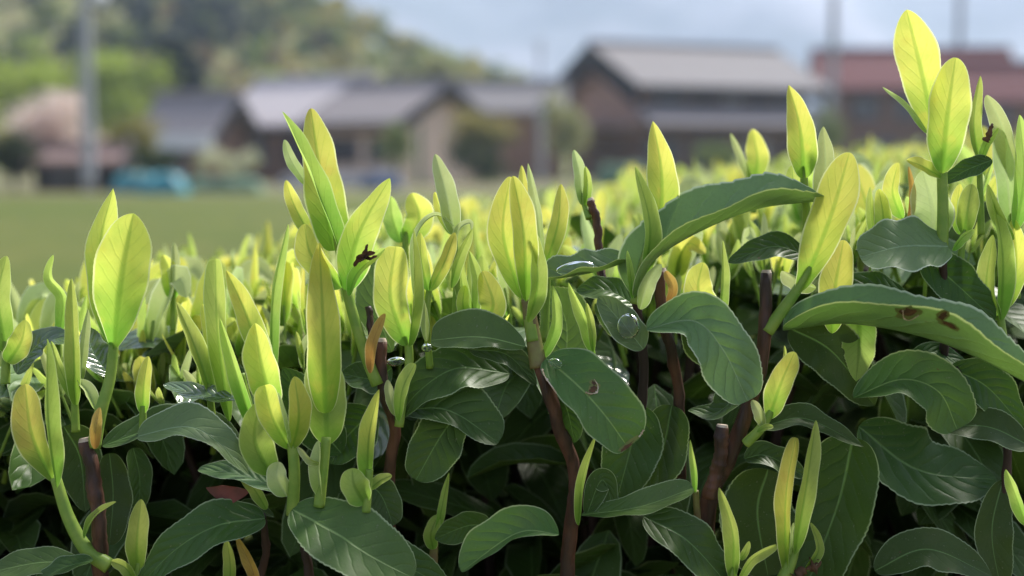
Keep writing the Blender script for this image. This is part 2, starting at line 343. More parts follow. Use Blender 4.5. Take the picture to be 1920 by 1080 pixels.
def tree(name, label, cat, px, py_c, D, wpx, hpx, mat, n=1600, leaf=0.2, trunk=True, group=None, base_z=0.0, mats2=None, seed=1, lumps=10, clip=True, thr=-.15):
    rg = np.random.default_rng(seed)
    c = PD(px, py_c, D); rx = wpx / FPX * D / 2; rz = hpx / FPX * D / 2
    root = empty(name, (c[0], c[1], base_z)); tag(root, label, cat, group)
    pts = crown_pts(c, rx * 1.15, rx * 1.05, rz * 1.15, n, rg, lumps)
    if clip: pts = pts[pts[:, 2] > base_z + 0.02]
    V, F = cards(pts, leaf, rg)
    mi = None; ml = [FM[mat]]
    if mats2:
        ml = [FM[mat], FM[mats2[0]]]; sel = (pts[:, 2] < c[2] + rz * thr + rg.normal(0, rz * 0.2, len(pts))); mi = sel.astype(int)
    o = mesh_obj('crown' if trunk else 'foliage', V - np.array(root.location), F, None, None, False, ml, mi); o.parent = root
    top = np.array([c[0], c[1], c[2] + rz * 0.3]); b = np.array([c[0], c[1], base_z - 0.1])
    tv, tf = [], []
    def addt(P, r0, r1):
        v, f, _ = tube_geo(P, r0, r1, 8, 7, 0.1, seed); off = sum(len(x) for x in tv)
        tv.append(v); tf.extend([[i + off for i in q] for q in f])
    tr = max(0.04, rx * 0.07)
    addt([b, (b + top) / 2 + np.array([0.1 * rx, 0, 0]), top], tr, tr * 0.4)
    for k in range(5):
        a = rg.uniform(0, 6.28); q = b + (top - b) * rg.uniform(0.35, 0.8)
        addt([q, q + np.array([math.cos(a) * rx * .3, math.sin(a) * rx * .3, rz * .2]), q + np.array([math.cos(a) * rx * .65, math.sin(a) * rx * .65, rz * .5])], tr * 0.45, tr * 0.12)
    t_ = mesh_obj('trunk' if trunk else 'stem', np.vstack(tv) - np.array(root.location), tf, M['trunk']); t_.parent = root
    return root

# hillside forest: one mass
def forest():
    rg = np.random.default_rng(5)
    keys = ['mg', 'dk', 'cf', 'ol', 'br', 'lg', 'pl']; allV, allF, allM = [], [], []; off = 0
    placed = 0
    while placed < 900:
        X = rg.uniform(-110, 22); Y = rg.uniform(104, 186)
        gz = float(hill_h(np.array(X), np.array(Y)))
        if gz < 0.2 or X > 7: continue
        placed += 1
        s = rg.uniform(1.3, 2.3)
        fld = math.sin(X * 0.13 + 0.6) + math.cos(Y * 0.09 + X * 0.05 + 1.0)
        u, v_, _d = project((X, Y, gz + s))
        if (u < 520 and v_ < 95) : w_ = [.12, .46, .34, .03, .02, .02, .01]
        elif u > 330 and v_ > 85 and u < 640: w_ = [.14, .0, .0, .42, .24, .08, .12]
        elif u > 640: w_ = [.42, .08, .0, .22, .06, .1, .12]
        else: w_ = [.32, .06, .02, .28, .08, .12, .12]
        k = rg.choice(7, p=np.array(w_) / sum(w_))
        hgt = s * (1.6 if keys[k] == 'cf' else 1.0)
        pts = crown_pts((X, Y, gz + hgt * 0.9), s, s, hgt, 110, rg, 6)
        V, F = cards(pts, 0.75, rg); allV.append(V); allF.append(F + off); off += len(V); allM.append(np.full(len(F), k))
    o = mesh_obj('hillside_forest', np.vstack(allV), np.vstack(allF), None, None, False, [FM[k] for k in keys], np.concatenate(allM))
    tag(o, 'mixed green and brown woodland covering the hillside', 'forest', kind='stuff')
forest()

# ------------------------------------------------------------------ houses
def tile_mat(name, c1, c2, n=3.6):
    m, t = newmat(name); g = N(t); tcn = g.n('TexCoord')
    wv = g.n('TexWave', {'Vector': tcn.outputs['Object'], 'Scale': n, 'Distortion': 0.4, 'Detail': 1.0}, wave_type='BANDS', bands_direction='X')
    nz = g.n('TexNoise', {'Vector': tcn.outputs['Object'], 'Scale': 1.6, 'Detail': 6.0})
    c = g.mix(nz.outputs[0], c1, c2); c = g.mix(g.math('MULTIPLY', wv.outputs[1], 0.2), c, (0.1, 0.1, 0.1))
    bp = g.n('Bump', {'Height': wv.outputs[1], 'Strength': 0.5, 'Distance': 0.04})
    g.out(g.n('BsdfPrincipled', {'Base Color': c, 'Roughness': 0.85, 'Specular IOR Level': 0.15, 'Normal': bp.outputs[0]}).outputs[0]); return m
M['roof_grey'] = tile_mat('grey_roof_tiles', (0.31, 0.29, 0.285), (0.265, 0.248, 0.245))
M['roof_dark'] = tile_mat('dark_grey_roof_tiles', (0.34, 0.305, 0.30), (0.28, 0.25, 0.25))
M['roof_lilac'] = tile_mat('lilac_grey_roof_tiles', (0.66, 0.60, 0.59), (0.57, 0.52, 0.515))
M['hut_roof'] = tile_mat('dull_pinkish_hut_roof', (0.30, 0.20, 0.18), (0.24, 0.17, 0.15))
M['roof_red'] = tile_mat('rust_red_roof', (0.19, 0.062, 0.062), (0.15, 0.055, 0.055))
M['wall_pink'] = simple_mat('pinkish_clay_wall', (0.60, 0.36, 0.27), (0.50, 0.30, 0.23), 1.5, 0.85, 0.2)
M['wall_brown'] = simple_mat('brown_timber_wall', (0.28, 0.165, 0.11), (0.20, 0.12, 0.08), 3, 0.8, 0.3, stretch=(4, 4, 0.4))
M['wall_tan'] = simple_mat('tan_plaster_wall', (0.80, 0.60, 0.47), (0.72, 0.54, 0.43), 1.2, 0.9, 0.2)
M['dark_wood'] = simple_mat('blackened_timber', (0.012, 0.011, 0.012), (0.02, 0.018, 0.018), 6, 0.7, 0.2)
M['pane'] = simple_mat('window_pane', (0.05, 0.055, 0.065), (0.08, 0.085, 0.1), 2, 0.12, 0, 0.6)
M['shoji'] = simple_mat('pale_paper_screen', (0.5, 0.49, 0.5), (0.42, 0.41, 0.43), 2, 0.8)
M['frame'] = simple_mat('timber_frame', (0.09, 0.065, 0.05), (0.12, 0.08, 0.06), 8, 0.7)
M['concrete'] = simple_mat('pale_concrete', (0.42, 0.42, 0.43), (0.35, 0.35, 0.36), 6, 0.8, 0.2)
M['steel'] = simple_mat('grey_steel', (0.30, 0.30, 0.33), (0.25, 0.25, 0.28), 6, 0.5, 0, metal=0.3)
M['white'] = simple_mat('white_paint', (0.72, 0.72, 0.74), (0.64, 0.64, 0.67), 3, 0.6)
M['tarp'] = simple_mat('turquoise_tarp', (0.03, 0.20, 0.24), (0.045, 0.23, 0.27), 3, 0.45, 0.5)
M['tarp2'] = simple_mat('deep_teal_tarp', (0.03, 0.17, 0.20), (0.04, 0.20, 0.23), 3, 0.5, 0.5)
M['net'] = simple_mat('green_net', (0.09, 0.16, 0.10), (0.11, 0.18, 0.11), 3, 0.8, 0.3)
M['blue'] = simple_mat('blue_sheet', (0.05, 0.09, 0.16), (0.07, 0.11, 0.19), 3, 0.6, 0.3)

class HB:            # house builder in local axes: x along the ridge, y to the back, z up; front face towards -y
    def __init__(s, name, label, origin, yaw):
        s.root = empty(name, origin); s.root.rotation_euler = (0, 0, yaw); tag(s.root, label, 'house' if 'house' in name else 'shed')
    def part(s, name, boxes, mat, parent=None, polys=None):
        V, F = [], []
        for (x0, x1, y0, y1, z0, z1) in boxes or []:
            o = len(V)
            V += [(x0, y0, z0), (x1, y0, z0), (x1, y1, z0), (x0, y1, z0), (x0, y0, z1), (x1, y0, z1), (x1, y1, z1), (x0, y1, z1)]
            F += [[o, o + 3, o + 2, o + 1], [o + 4, o + 5, o + 6, o + 7], [o, o + 1, o + 5, o + 4], [o + 1, o + 2, o + 6, o + 5], [o + 2, o + 3, o + 7, o + 6], [o + 3, o, o + 4, o + 7]]
        for prof, x0, x1 in polys or []:      # profile in (y,z) extruded along x
            o = len(V); n = len(prof)
            V += [(x0, y, z) for y, z in prof] + [(x1, y, z) for y, z in prof]
            F += [[o + i for i in range(n)][::-1], [o + n + i for i in range(n)]]
            F += [[o + i, o + (i + 1) % n, o + n + (i + 1) % n, o + n + i] for i in range(n)]
        ob = mesh_obj(name, V, F, mat, smooth=False); ob.parent = parent or s.root
        return ob
    def window(s, x0, x1, z0, z1, yf, side='front', pane='pane', xs=None):
        if side == 'front':
            f = s.part('window', [(x0, x1, yf - .06, yf + .02, z0, z0 + .09), (x0, x1, yf - .06, yf + .02, z1 - .09, z1), (x0, x0 + .09, yf - .06, yf + .02, z0 + .09, z1 - .09),
                                  (x1 - .09, x1, yf - .06, yf + .02, z0 + .09, z1 - .09), ((x0 + x1) / 2 - .04, (x0 + x1) / 2 + .04, yf - .05, yf + .02, z0 + .09, z1 - .09)], M['frame'])
            s.part('pane', [(x0 + .09, x1 - .09, yf - .03, yf + .01, z0 + .09, z1 - .09)], M[pane], f)
        else:
            f = s.part('window', [(xs - .06, xs + .02, x0, x1, z0, z0 + .09), (xs - .06, xs + .02, x0, x1, z1 - .09, z1), (xs - .06, xs + .02, x0, x0 + .09, z0 + .09, z1 - .09), (xs - .06, xs + .02, x1 - .09, x1, z0 + .09, z1 - .09)], M['frame'])
            s.part('pane', [(xs - .03, xs + .01, x0 + .09, x1 - .09, z0 + .09, z1 - .09)], M[pane], f)

def gable_house(name, label, px_apex_mid, D, L, Wd, eave, rdg, yaw, wall, roof, over=0.8, barge='dark_wood', bd=.38):
    c = PD(px_apex_mid, 300, D)
    h = HB(name, label, (c[0], c[1], 0.0), yaw)
    w = Wd / 2
    h.part('wall', None, M[wall], None, [([(-w, -.1), (w, -.1), (w, eave), (0, rdg - .12), (-w, eave)], -L / 2, L / 2)])
    sl = (rdg - eave) / w; ov = over
    th = .16
    r = h.part('roof', None, M[roof], None, [([(0, rdg), (-w - ov, eave - sl * ov), (-w - ov, eave - sl * ov + th), (0, rdg + th)], -L / 2 - ov, L / 2 + ov),
                                         ([(0, rdg + th), (w + ov, eave - sl * ov + th), (w + ov, eave - sl * ov), (0, rdg)], -L / 2 - ov, L / 2 + ov)])
    h.part('ridge_cap', None, M[roof], r, [([(-.22, rdg + th - .08), (.22, rdg + th - .08), (.15, rdg + th + .22), (-.15, rdg + th + .22)], -L / 2 - ov - .05, L / 2 + ov + .05)])
    for sx in (-1, 1):
        x0 = sx * (L / 2 + ov); xa, xb = (x0 - .004, x0 + .07) if sx > 0 else (x0 - .07, x0 + .004)
        h.part('bargeboard', None, M[barge], r, [([(0, rdg - bd), (-w - ov, eave - sl * ov - bd), (-w - ov, eave - sl * ov + th + .02), (0, rdg + th + .02)], xa, xb),
                                             ([(0, rdg + th + .02), (w + ov, eave - sl * ov + th + .02), (w + ov, eave - sl * ov - bd), (0, rdg - bd)], xa, xb)])
    return h

# big two-storey house in the middle distance
h2 = gable_house('farm_house', 'two-storey farmhouse with a broad pale grey tiled roof and dark gable boards', 1283, 78, 9.7, 8.2, 5.05, 6.9, R(25), 'wall_brown', 'roof_grey', 1.1, bd=1.05)  # bargeboards extra deep and black, standing in for the overhang's dark underside
h2.part('gable_wall', None, M['wall_pink'], None, [([(-3.9, 2.2), (3.9, 2.2), (3.9, 4.9), (0, 6.5), (-3.9, 4.9)], -4.91, -4.852)])
h2.part('eave_beam', [(-5.0, 5.0, -4.7, -4.4, 4.18, 4.45)], M['dark_wood'])
h2.part('lower_roof', None, M['roof_dark'], None, [([(-4.103, 3.55), (-6.2, 2.62), (-6.2, 2.78), (-4.103, 3.75)], -5.7, 5.6)])
h2.part('side_roof', None, M['roof_dark'], None, [([(-4.6, 2.75), (-4.6, 2.6), (4.2, 2.6), (4.2, 2.75)], -6.4, -4.92)])
for x0, x1, pn in [(-4.4, -2.6, 'pane'), (-2.2, -.6, 'frame'), (-.3, .9, 'shoji'), (1.2, 2.8, 'frame'), (3.1, 4.5, 'pane')]:
    h2.window(x0, x1, 3.75, 4.55, -4.1, pane=pn)
for x0, x1, pn in [(-5.0, -2.8, 'pane'), (-2.2, .2, 'pane'), (.8, 2.8, 'shoji')]:
    h2.window(x0, x1, .3, 2.1, -4.1, pane=pn)
for x in (-5.2, -2.6, 0, 2.6, 5.2): h2.part('veranda_post', [(x - .07, x + .07, -5.9, -5.76, 0, 2.74)], M['frame'])
d_ = h2.part('door', [(3.1, 4.4, -4.16, -4.08, 0, 2.05)], M['frame']); h2.part('handle', [(3.25, 3.3, -4.2, -4.15, .9, 1.2)], M['steel'], d_)
# left farmhouse in two wings
h1 = gable_house('farm_house', 'low brown farmhouse wing with a mauve-grey roof and a tan gable end', 748, 62, 4.6, 5.6, 2.65, 4.05, R(-36), 'wall_tan', 'roof_dark', 0.55)
h1.window(-1.6, .2, .8, 1.9, -2.8); h1.window(.7, 1.7, .8, 1.9, -2.8)
h1.part('eave_beam', [(-2.5, 2.5, -3.2, -3.0, 2.1, 2.3)], M['wall_brown'])
h1b = gable_house('farm_house', 'dark-walled farmhouse wing with the lighter lilac-grey roof', 590, 65.5, 5.4, 5.6, 2.75, 4.45, R(-30), 'wall_brown', 'roof_lilac', 0.6)
h1b.window(-1.9, -.3, .7, 1.9, -2.8); h1b.window(.4, 1.9, .7, 1.9, -2.8)
h1b.part('eave_beam', [(-2.8, 2.8, -3.25, -3.05, 2.1, 2.35)], M['dark_wood'])
hs = gable_house('long_shed', 'long low shed with a grey roof between the two farmhouses', 955, 74, 5.2, 4.0, 3.55, 4.75, R(-4), 'wall_brown', 'roof_grey', 0.5)
hs.window(-1.8, -.4, 1.2, 2.4, -2.0)
hw = gable_house('small_shed', 'small shed with a white fascia left of the brown farmhouse', 375, 60, 2.9, 3.2, 2.1, 3.5, R(-20), 'wall_brown', 'roof_dark', 0.5)
hw.part('white_fascia', [(-2.0, 2.0, -2.35, -2.2, 1.35, 2.0)], M['white'])
hw.window(-.9, .4, .6, 1.3, -1.6)
h3 = gable_house('brown_house', 'brown timber house under a rust red roof at the right', 1700, 84, 9.5, 7.0, 5.3, 7.15, R(-8), 'wall_brown', 'roof_red', 0.9)
for x0, x1 in [(-3.6, -2.0), (-1.2, .4), (1.2, 2.8)]: h3.window(x0, x1, 3.2, 4.6, -3.5)
h3.window(-3, -1, .7, 2.2, -3.5); h3.window(.4, 2.2, .7, 2.2, -3.5)
h4 = gable_house('side_house', 'lower house with a small dull red roof at the far right', 1880, 80, 5.0, 5.5, 4.4, 6.1, R(-14), 'wall_brown', 'roof_red', 0.7)
h4.window(-1.6, .2, 2.6, 3.8, -2.75); h4.window(.7, 2.0, .7, 2.0, -2.75)
hut = gable_house('dark_hut', 'dark open hut under the pink blossom tree', 150, 44, 2.4, 1.8, .85, 1.15, R(8), 'dark_wood', 'hut_roof', 0.25)
hut.window(-.8, .5, .2, .7, -.9)

# ------------------------------------------------------------------ poles
def pole(name, label, px, D, y_top, r, mat, extras):
    b = PD(px, 300, D); b[2] = -0.05; z = CAM_Z + (300 - y_top) / FPX * D
    root = empty(name, (b[0], b[1], 0)); tag(root, label, 'pole')
    v, f, _ = tube_geo([(0, 0, -.05), (0, 0, z * .5), (0, 0, z)], r, r * .75, 14, 16); o = mesh_obj('shaft', v, f, M[mat]); o.parent = root
    for nm, P, r0, mt in extras(z):
        v, f, _ = tube_geo(P, r0, r0, 6, 10); o = mesh_obj(nm, v, f, M[mt]); o.parent = root
    return root
def ex_lamp(z):
    zz = CAM_Z + 292 / FPX * 41
    return [('lamp_arm', [(0, -.1, zz + .25), (.25, -.15, zz + .35), (.5, -.2, zz + .3)], .04, 'steel'),
            ('lamp_head', [(.36, -.2, zz + .16), (.62, -.22, zz + .0)], .24, 'white'),
            ('crossarm', [(-.7, -.1, zz + 1.6), (.7, -.1, zz + 1.6)], .06, 'steel'), ('insulator', [(-.6, -.1, zz + 1.66), (-.6, -.1, zz + 1.9)], .05, 'white'), ('insulator', [(.6, -.1, zz + 1.66), (.6, -.1, zz + 1.9)], .05, 'white')]
pole('utility_pole', 'pale concrete pole with a small lamp standing at the edge of the field', 166, 41, -160, .19, 'concrete', ex_lamp)
def ex_cross(z): return [('crossarm', [(-.8, 0, z - .5), (.8, 0, z - .5)], .06, 'steel'), ('insulator', [(-.6, 0, z - .44), (-.6, 0, z - .2)], .05, 'white'), ('insulator', [(.6, 0, z - .44), (.6, 0, z - .2)], .05, 'white')]
pole('utility_pole', 'thin pale pole between the grey roof and the red roof', 1558, 70, -70, .24, 'concrete', ex_cross)
pole('utility_pole', 'dark grey pole rising behind the red roof', 1792, 95, -110, .26, 'steel', ex_cross)
pole('white_post', 'short white post beside the round dark bush', 1014, 58, 195, .15, 'concrete', lambda z: [('cap', [(0, 0, z), (0, 0, z + .08)], .26, 'steel')])
pole('garden_post', 'pale green post standing before the tan gable', 786, 52, 235, .1, 'net', lambda z: [('cap', [(0, 0, z), (0, 0, z + .05)], .13, 'steel')])
pole('roof_aerial', 'faint thin aerial mast in front of the far sky', 1012, 120, 75, .16, 'steel', lambda z: [('rod', [(-.5, 0, z - .4), (.5, 0, z - .4)], .06, 'steel'), ('rod', [(-.35, 0, z - 1.0), (.35, 0, z - 1.0)], .06, 'steel')])

# ------------------------------------------------------------------ far trees and bushes
tree('broadleaf_tree', 'light green tree at the far left behind the blossom', 'tree', 40, 175, 84, 210, 160, 'lg', 2200, .45, seed=21)
tree('broadleaf_tree', 'bright light green tree right of the concrete pole', 'tree', 228, 168, 86, 190, 150, 'lg', 2200, .45, seed=22)
tree('conifer_tree', 'dark narrow conifer at the foot of the hill', 'tree', 338, 140, 88, 88, 150, 'cf', 3200, .4, seed=23)
tree('blossom_tree', 'pale pink blossoming tree behind the concrete pole', 'tree', 105, 244, 47, 225, 150, 'pk', 3200, .16, mats2=['rd'], seed=24, thr=-.4)
tree('round_bush', 'dark green bush at the left edge of the field', 'bush', 22, 296, 43, 110, 105, 'dk', 1700, .14, False, seed=25)
tree('round_bush', 'yellow-olive bush right of the concrete pole', 'bush', 245, 255, 52, 120, 95, 'yl', 1500, .16, False, seed=26)
tree('round_bush', 'low dark green bush above the turquoise tarp', 'bush', 285, 298, 46, 130, 62, 'dk', 1500, .14, False, mats2=None, seed=27)
tree('flowering_bush', 'white flowering bush before the dark farmhouse wing', 'bush', 408, 304, 48, 80, 50, 'wf', 900, .11, False, group='white bushes before the farmhouse', seed=28)
tree('flowering_bush', 'white flowering bush nearest the dark house wall', 'bush', 462, 304, 50, 60, 52, 'wf', 800, .11, False, group='white bushes before the farmhouse', seed=29)
tree('small_tree', 'small green tree in front of the tan gable end', 'tree', 742, 275, 54, 80, 100, 'mg', 900, .15, seed=30)
tree('round_bush', 'big rounded dark bush with an olive top between the houses', 'bush', 915, 275, 57, 178, 150, 'ol', 3400, .16, False, mats2=['dk'], seed=31, thr=.25)
tree('pale_tree', 'pale yellow-green tree beside the big roof gable', 'tree', 1052, 235, 66, 92, 130, 'pl', 1700, .2, seed=32)
tree('round_bush', 'green bush before the farmhouse veranda', 'bush', 1330, 290, 60, 130, 45, 'mg', 1200, .16, False, seed=33)
tree('round_bush', 'dark green bush between the grey and red roofed houses', 'bush', 1545, 265, 66, 90, 110, 'mg', 1300, .18, False, seed=34)
tree('hill_tree', 'light green tree behind the tan gable roof', 'tree', 830, 135, 100, 100, 85, 'pl', 1400, .4, seed=35)

# ------------------------------------------------------------------ tarps and low things at the far field edge
def heap(name, label, cat, px, D, wpx, hpx, mat, seed, depth=1.2):
    rg = np.random.default_rng(seed); b = PD(px, 300, D); w = wpx / FPX * D / 2; h = hpx / FPX * D
    n = 22; xs = np.linspace(-1, 1, n); X, Y = np.meshgrid(xs, xs)
    Z = h * (1 - np.abs(X) ** 9) * (1 - np.abs(Y) ** 6) * (0.86 + 0.14 * np.sin(X * 6 + seed) * np.cos(Y * 5)) + rg.normal(0, .015, X.shape) * (1 - np.abs(X) ** 5)
    V = np.stack([X * w, Y * depth / 2, Z - 0.02], -1).reshape(-1, 3); idx = np.arange(n * n).reshape(n, n)
    F = np.stack([idx[:-1, :-1], idx[:-1, 1:], idx[1:, 1:], idx[1:, :-1]], -1).reshape(-1, 4)
    o = mesh_obj(name, V, F, M[mat]); o.location = (b[0], b[1], 0); tag(o, label, cat); return o
heap('tarp_heap', 'bright turquoise tarp over a heap right of the concrete pole', 'tarp', 308, 40, 84, 42, 'tarp', 3)
heap('tarp_heap', 'deep teal tarp over a heap beside the concrete pole', 'tarp', 250, 41.5, 72, 40, 'tarp2', 4)
heap('net_cover', 'dull green net covering a low row by the turquoise tarp', 'net', 420, 42, 150, 32, 'net', 5)
heap('net_cover', 'pale green sheet before the big farmhouse', 'net', 1170, 46, 110, 52, 'net', 6)
heap('blue_sheet', 'dark blue sheet lying before the tan gable', 'sheet', 715, 47, 80, 34, 'blue', 7)
heap('stone_wall', 'low grey wall before the brown farmhouse', 'wall', 610, 50, 190, 28, 'concrete', 8, .4)

# ================================================================== tea plants
def fdir(p): return unit(CAMP - np.asarray(p))
class Branch:
    """one tea branch: an Empty at its base with its twig, its old leaves and its shoots as parts"""
    def __init__(s, name, label, cat, base, group=None, d=0.0):
        s.d = d; s.loc = PF(base[0], base[1], base[2] if len(base) > 2 else d)
        s.root = empty(name, s.loc); tag(s.root, label, cat, group); s.cur = s.root; s.cloc = s.loc
    def shoot(s, base, label=None):
        loc = PF(base[0], base[1], base[2] if len(base) > 2 else s.d)
        s.cur = empty('shoot', loc, s.root, s.loc); s.cloc = loc
        if label: s.cur['label'] = label
        return s
    def top(s): s.cur = s.root; s.cloc = s.loc; return s
    def pts(s, P): return [PF(q[0], q[1], q[2] if len(q) > 2 else s.d) for q in P]
    def _add(s, name, g, mat, parent=None, ploc=None):
        v, f, uv = g; loc = s.cloc if ploc is None else ploc
        o = mesh_obj(name, v - loc, f, M[mat], uv); o.parent = parent or s.cur; return o
    def px(s, P): return np.mean([D0 + (q[2] if len(q) > 2 else s.d) / 100 for q in P]) / FPX
    def y(s, P, w, roll=0, fold=12, mat='yy', p=.75, q=.5, name='leaf', label=None, **k):
        pts = s.pts(P); k.setdefault('nL', 90); k.setdefault('nU', 11); k.setdefault('serr', .014); k.setdefault('teeth', 26); k.setdefault('wave', .065); k.setdefault('wph', P[0][0] * .37); fold = np.atleast_1d(fold) * 1.3
        if .3 < q < .55 and name == 'leaf': q = .55
        o = s._add(name, leaf_geo(pts, fdir(np.mean(pts, 0)), w * .95 * s.px(P), roll, fold, p, q, **k), mat)
        if label: o['label'] = label
        return o
    def m(s, P, w, roll=0, fold=12, mat='ma', p=.55, q=.5, name='leaf', label=None, **k):
        pts = s.pts(P); k.setdefault('serr', .034); k.setdefault('nL', 110); k.setdefault('nU', 11); k.setdefault('wave', .085); k.setdefault('teeth', 24)
        k.setdefault('wph', P[0][1] * .37)
        if q >= .5 and label is None: q += .16
        o = s._add(name, leaf_geo(pts, fdir(np.mean(pts, 0)), w * .94 * s.px(P), roll, fold, p, q, **k), mat)
        s.grid[o.name] = (k['nL'], k['nU'])
        if label: o['label'] = label
        return o
    def st(s, P, r0, r1, mat='stem', name='stem', rough=0.0):
        if name == 'twig': r0 *= .64; r1 *= .7
        return s._add(name, tube_geo(s.pts(P), r0 * s.px(P), r1 * s.px(P), 34 if rough else 22, 12, rough, int(P[0][0]), bool(rough)), mat)
    def scar(s, parent, name, tu, r0, r1, mat, off=-.0006):       # a scar that follows the leaf's own surface
        V = np.array([v.co for v in parent.data.vertices]); UV = s.grid[parent.name]
        nL, nU = UV; Vg = V.reshape(nL, nU, 3); t0_ = np.linspace(0, 1, nL); ts = .45 * t0_ + .55 * (.5 - .5 * np.cos(np.pi * t0_)); us = np.linspace(-1, 1, nU)
        P = []
        for t, u in tu:
            j = np.interp(u, us, np.arange(nU)); j0 = int(min(j, nU - 2)); fu = j - j0
            col = Vg[:, j0] * (1 - fu) + Vg[:, j0 + 1] * fu
            p = np.array([np.interp(t, ts, col[:, k]) for k in range(3)]) + s.cloc
            P.append(p + fdir(p) * .0006)
        k_ = D0 / FPX
        o = mesh_obj(name, *[a for a in (tube_geo(P, r0 * k_ * .65, r1 * k_ * .6, 22, 6, .6, 3)[0] - s.cloc, tube_geo(P, r0 * k_, r1 * k_, 22, 6, .6, 3)[1])], M[mat]); o.parent = parent; return o
    def patch(s, parent, name, t0, u0, rt, ru, mat, seed=1, n=16, lift=.00045):
        if mat == 'dam': s.patch(parent, 'yellow_halo', t0, u0, rt * 1.7, ru * 1.6, 'halo', seed + 40, n, .0003)
        V = np.array([v.co for v in parent.data.vertices]); nL, nU = s.grid[parent.name]; Vg = V.reshape(nL, nU, 3)
        t0_ = np.linspace(0, 1, nL); ts = .45 * t0_ + .55 * (.5 - .5 * np.cos(np.pi * t0_)); us = np.linspace(-1, 1, nU); rg = np.random.default_rng(seed)
        def at(t, u):
            j = np.interp(np.clip(u, -1, 1), us, np.arange(nU)); j0 = int(min(j, nU - 2)); fu = j - j0
            col = Vg[:, j0] * (1 - fu) + Vg[:, j0 + 1] * fu
            p = np.array([np.interp(t, ts, col[:, k]) for k in range(3)]) + s.cloc
            return p + fdir(p) * lift - s.cloc
        rr = rg.uniform(.55, 1.15, n); vs = [at(t0, u0)]; fs = []
        for ring in (.5, 1.0):
            for i in range(n):
                a = i / n * 2 * math.pi; vs.append(at(t0 + .7 * rt * math.cos(a) * rr[i] * ring, u0 + .7 * ru * math.sin(a) * rr[i] * ring))
        for i in range(n):
            k = (i + 1) % n; fs += [[0, 1 + i, 1 + k], [1 + i, 1 + n + i, 1 + n + k, 1 + k]]
        o = mesh_obj(name, vs, fs, M[mat]); o.parent = parent; return o
    grid = {}
    def sub(s, parent, name, P, r0, r1, mat, label=None):        # small scar riding on a leaf
        o = s._add(name, tube_geo(s.pts(P), r0 * s.px(P), r1 * s.px(P), 14, 6, .35, int(P[0][0])), mat, parent); return o
G = 'tea branches along the near side of the hedge'

# --- B1 red twig at the left
b = Branch('tea_branch', 'red cut twig at the lower left carrying the fat yellow twin-leaf shoot', 'tea branch', (200, 1120, 1), G, 0)
b.st([(198, 1130, 1), (186, 1000), (174, 905), (160, 828)], 23, 19, 'twig', 'twig', .03)
b.st([(160, 829), (158.5, 821)], 13, 10, 'cut', 'cut_end')
b.shoot((182, 800, -.3), 'fat upright shoot of two broad yellow leaves')
b.st([(176, 838), (188, 775, -.2), (206, 710), (214, 640)], 13, 9)
b.y([(178, 842, -.9), (180, 800, -1.1), (187, 764, -.8)], 15, 0, -30, 'yo', .4, .5, name='bud_scale')
b.y([(206, 650, .9), (188, 470, .9), (212, 353, .6)], 42, -20, 18, 'yy', .8, .9)
b.y([(212, 662, -.2), (228, 520, -.6), (250, 400, -.3)], 64, 0, -22, 'yy', .9, .6)
b.y([(180, 770, .4), (165, 735, .6), (144, 712, .6)], 17, -30, 30, 'yp', .5, .5)
b.shoot((200, 1052, -.2), 'forked green shoot with one yellow and one furled leaf')
b.st([(205, 1062), (162, 1030), (128, 970), (104, 895)], 15, 10)
b.y([(100, 905, 0), (60, 815, .2), (47, 720, .3)], 36, 15, 18, 'yy', .8, .42)
b.y([(106, 915, -.5), (90, 790, -.9), (88, 635, -.6)], 27, -35, 38, 'yg', .6, .75)
b.y([(158, 1010, -.4), (178, 970, -.5), (218, 941, -.3)], 12, 50, 40, 'yg', .5, .4)
b.top()
b.m([(192, 836, .8), (300, 800, 1.2), (380, 795, 1.5), (470, 850, 1.8)], 50, 55, 18, 'ma', .5, .6)
b.m([(258, 818, -.2), (350, 800, -.6), (410, 830, -.6), (466, 890, -.2)], 52, 42, 12, 'mg', .38, .55, asym=(1.0, .6))
b.m([(150, 1055, 0), (70, 1055, -.3), (-40, 1078, -.4)], 34, -35, 10, 'ml', .5, .5)
b.m([(175, 1050, -.8), (110, 1068, -1.1), (50, 1110, -1.1)], 30, -60, 15, 'ma', .5, .5)
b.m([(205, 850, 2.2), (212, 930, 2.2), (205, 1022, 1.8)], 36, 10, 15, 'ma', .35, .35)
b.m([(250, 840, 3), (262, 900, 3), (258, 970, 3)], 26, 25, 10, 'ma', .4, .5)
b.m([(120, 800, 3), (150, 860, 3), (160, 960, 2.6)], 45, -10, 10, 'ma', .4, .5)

b.m([(448, 748, 1.2), (385, 742, 1.0), (306, 722, 1.2)], 30, -58, 14, 'mw', .5, .6, label='shiny pale old leaf')
b.m([(205, 705, 2), (175, 660, 2), (160, 612, 2.2)], 34, -30, 14, 'mw', .5, .6, label='shiny pale old leaf')
b.m([(30, 700, 2.4), (80, 640, 2.4), (150, 640, 2.4)], 34, 45, 14, 'mw', .5, .6)

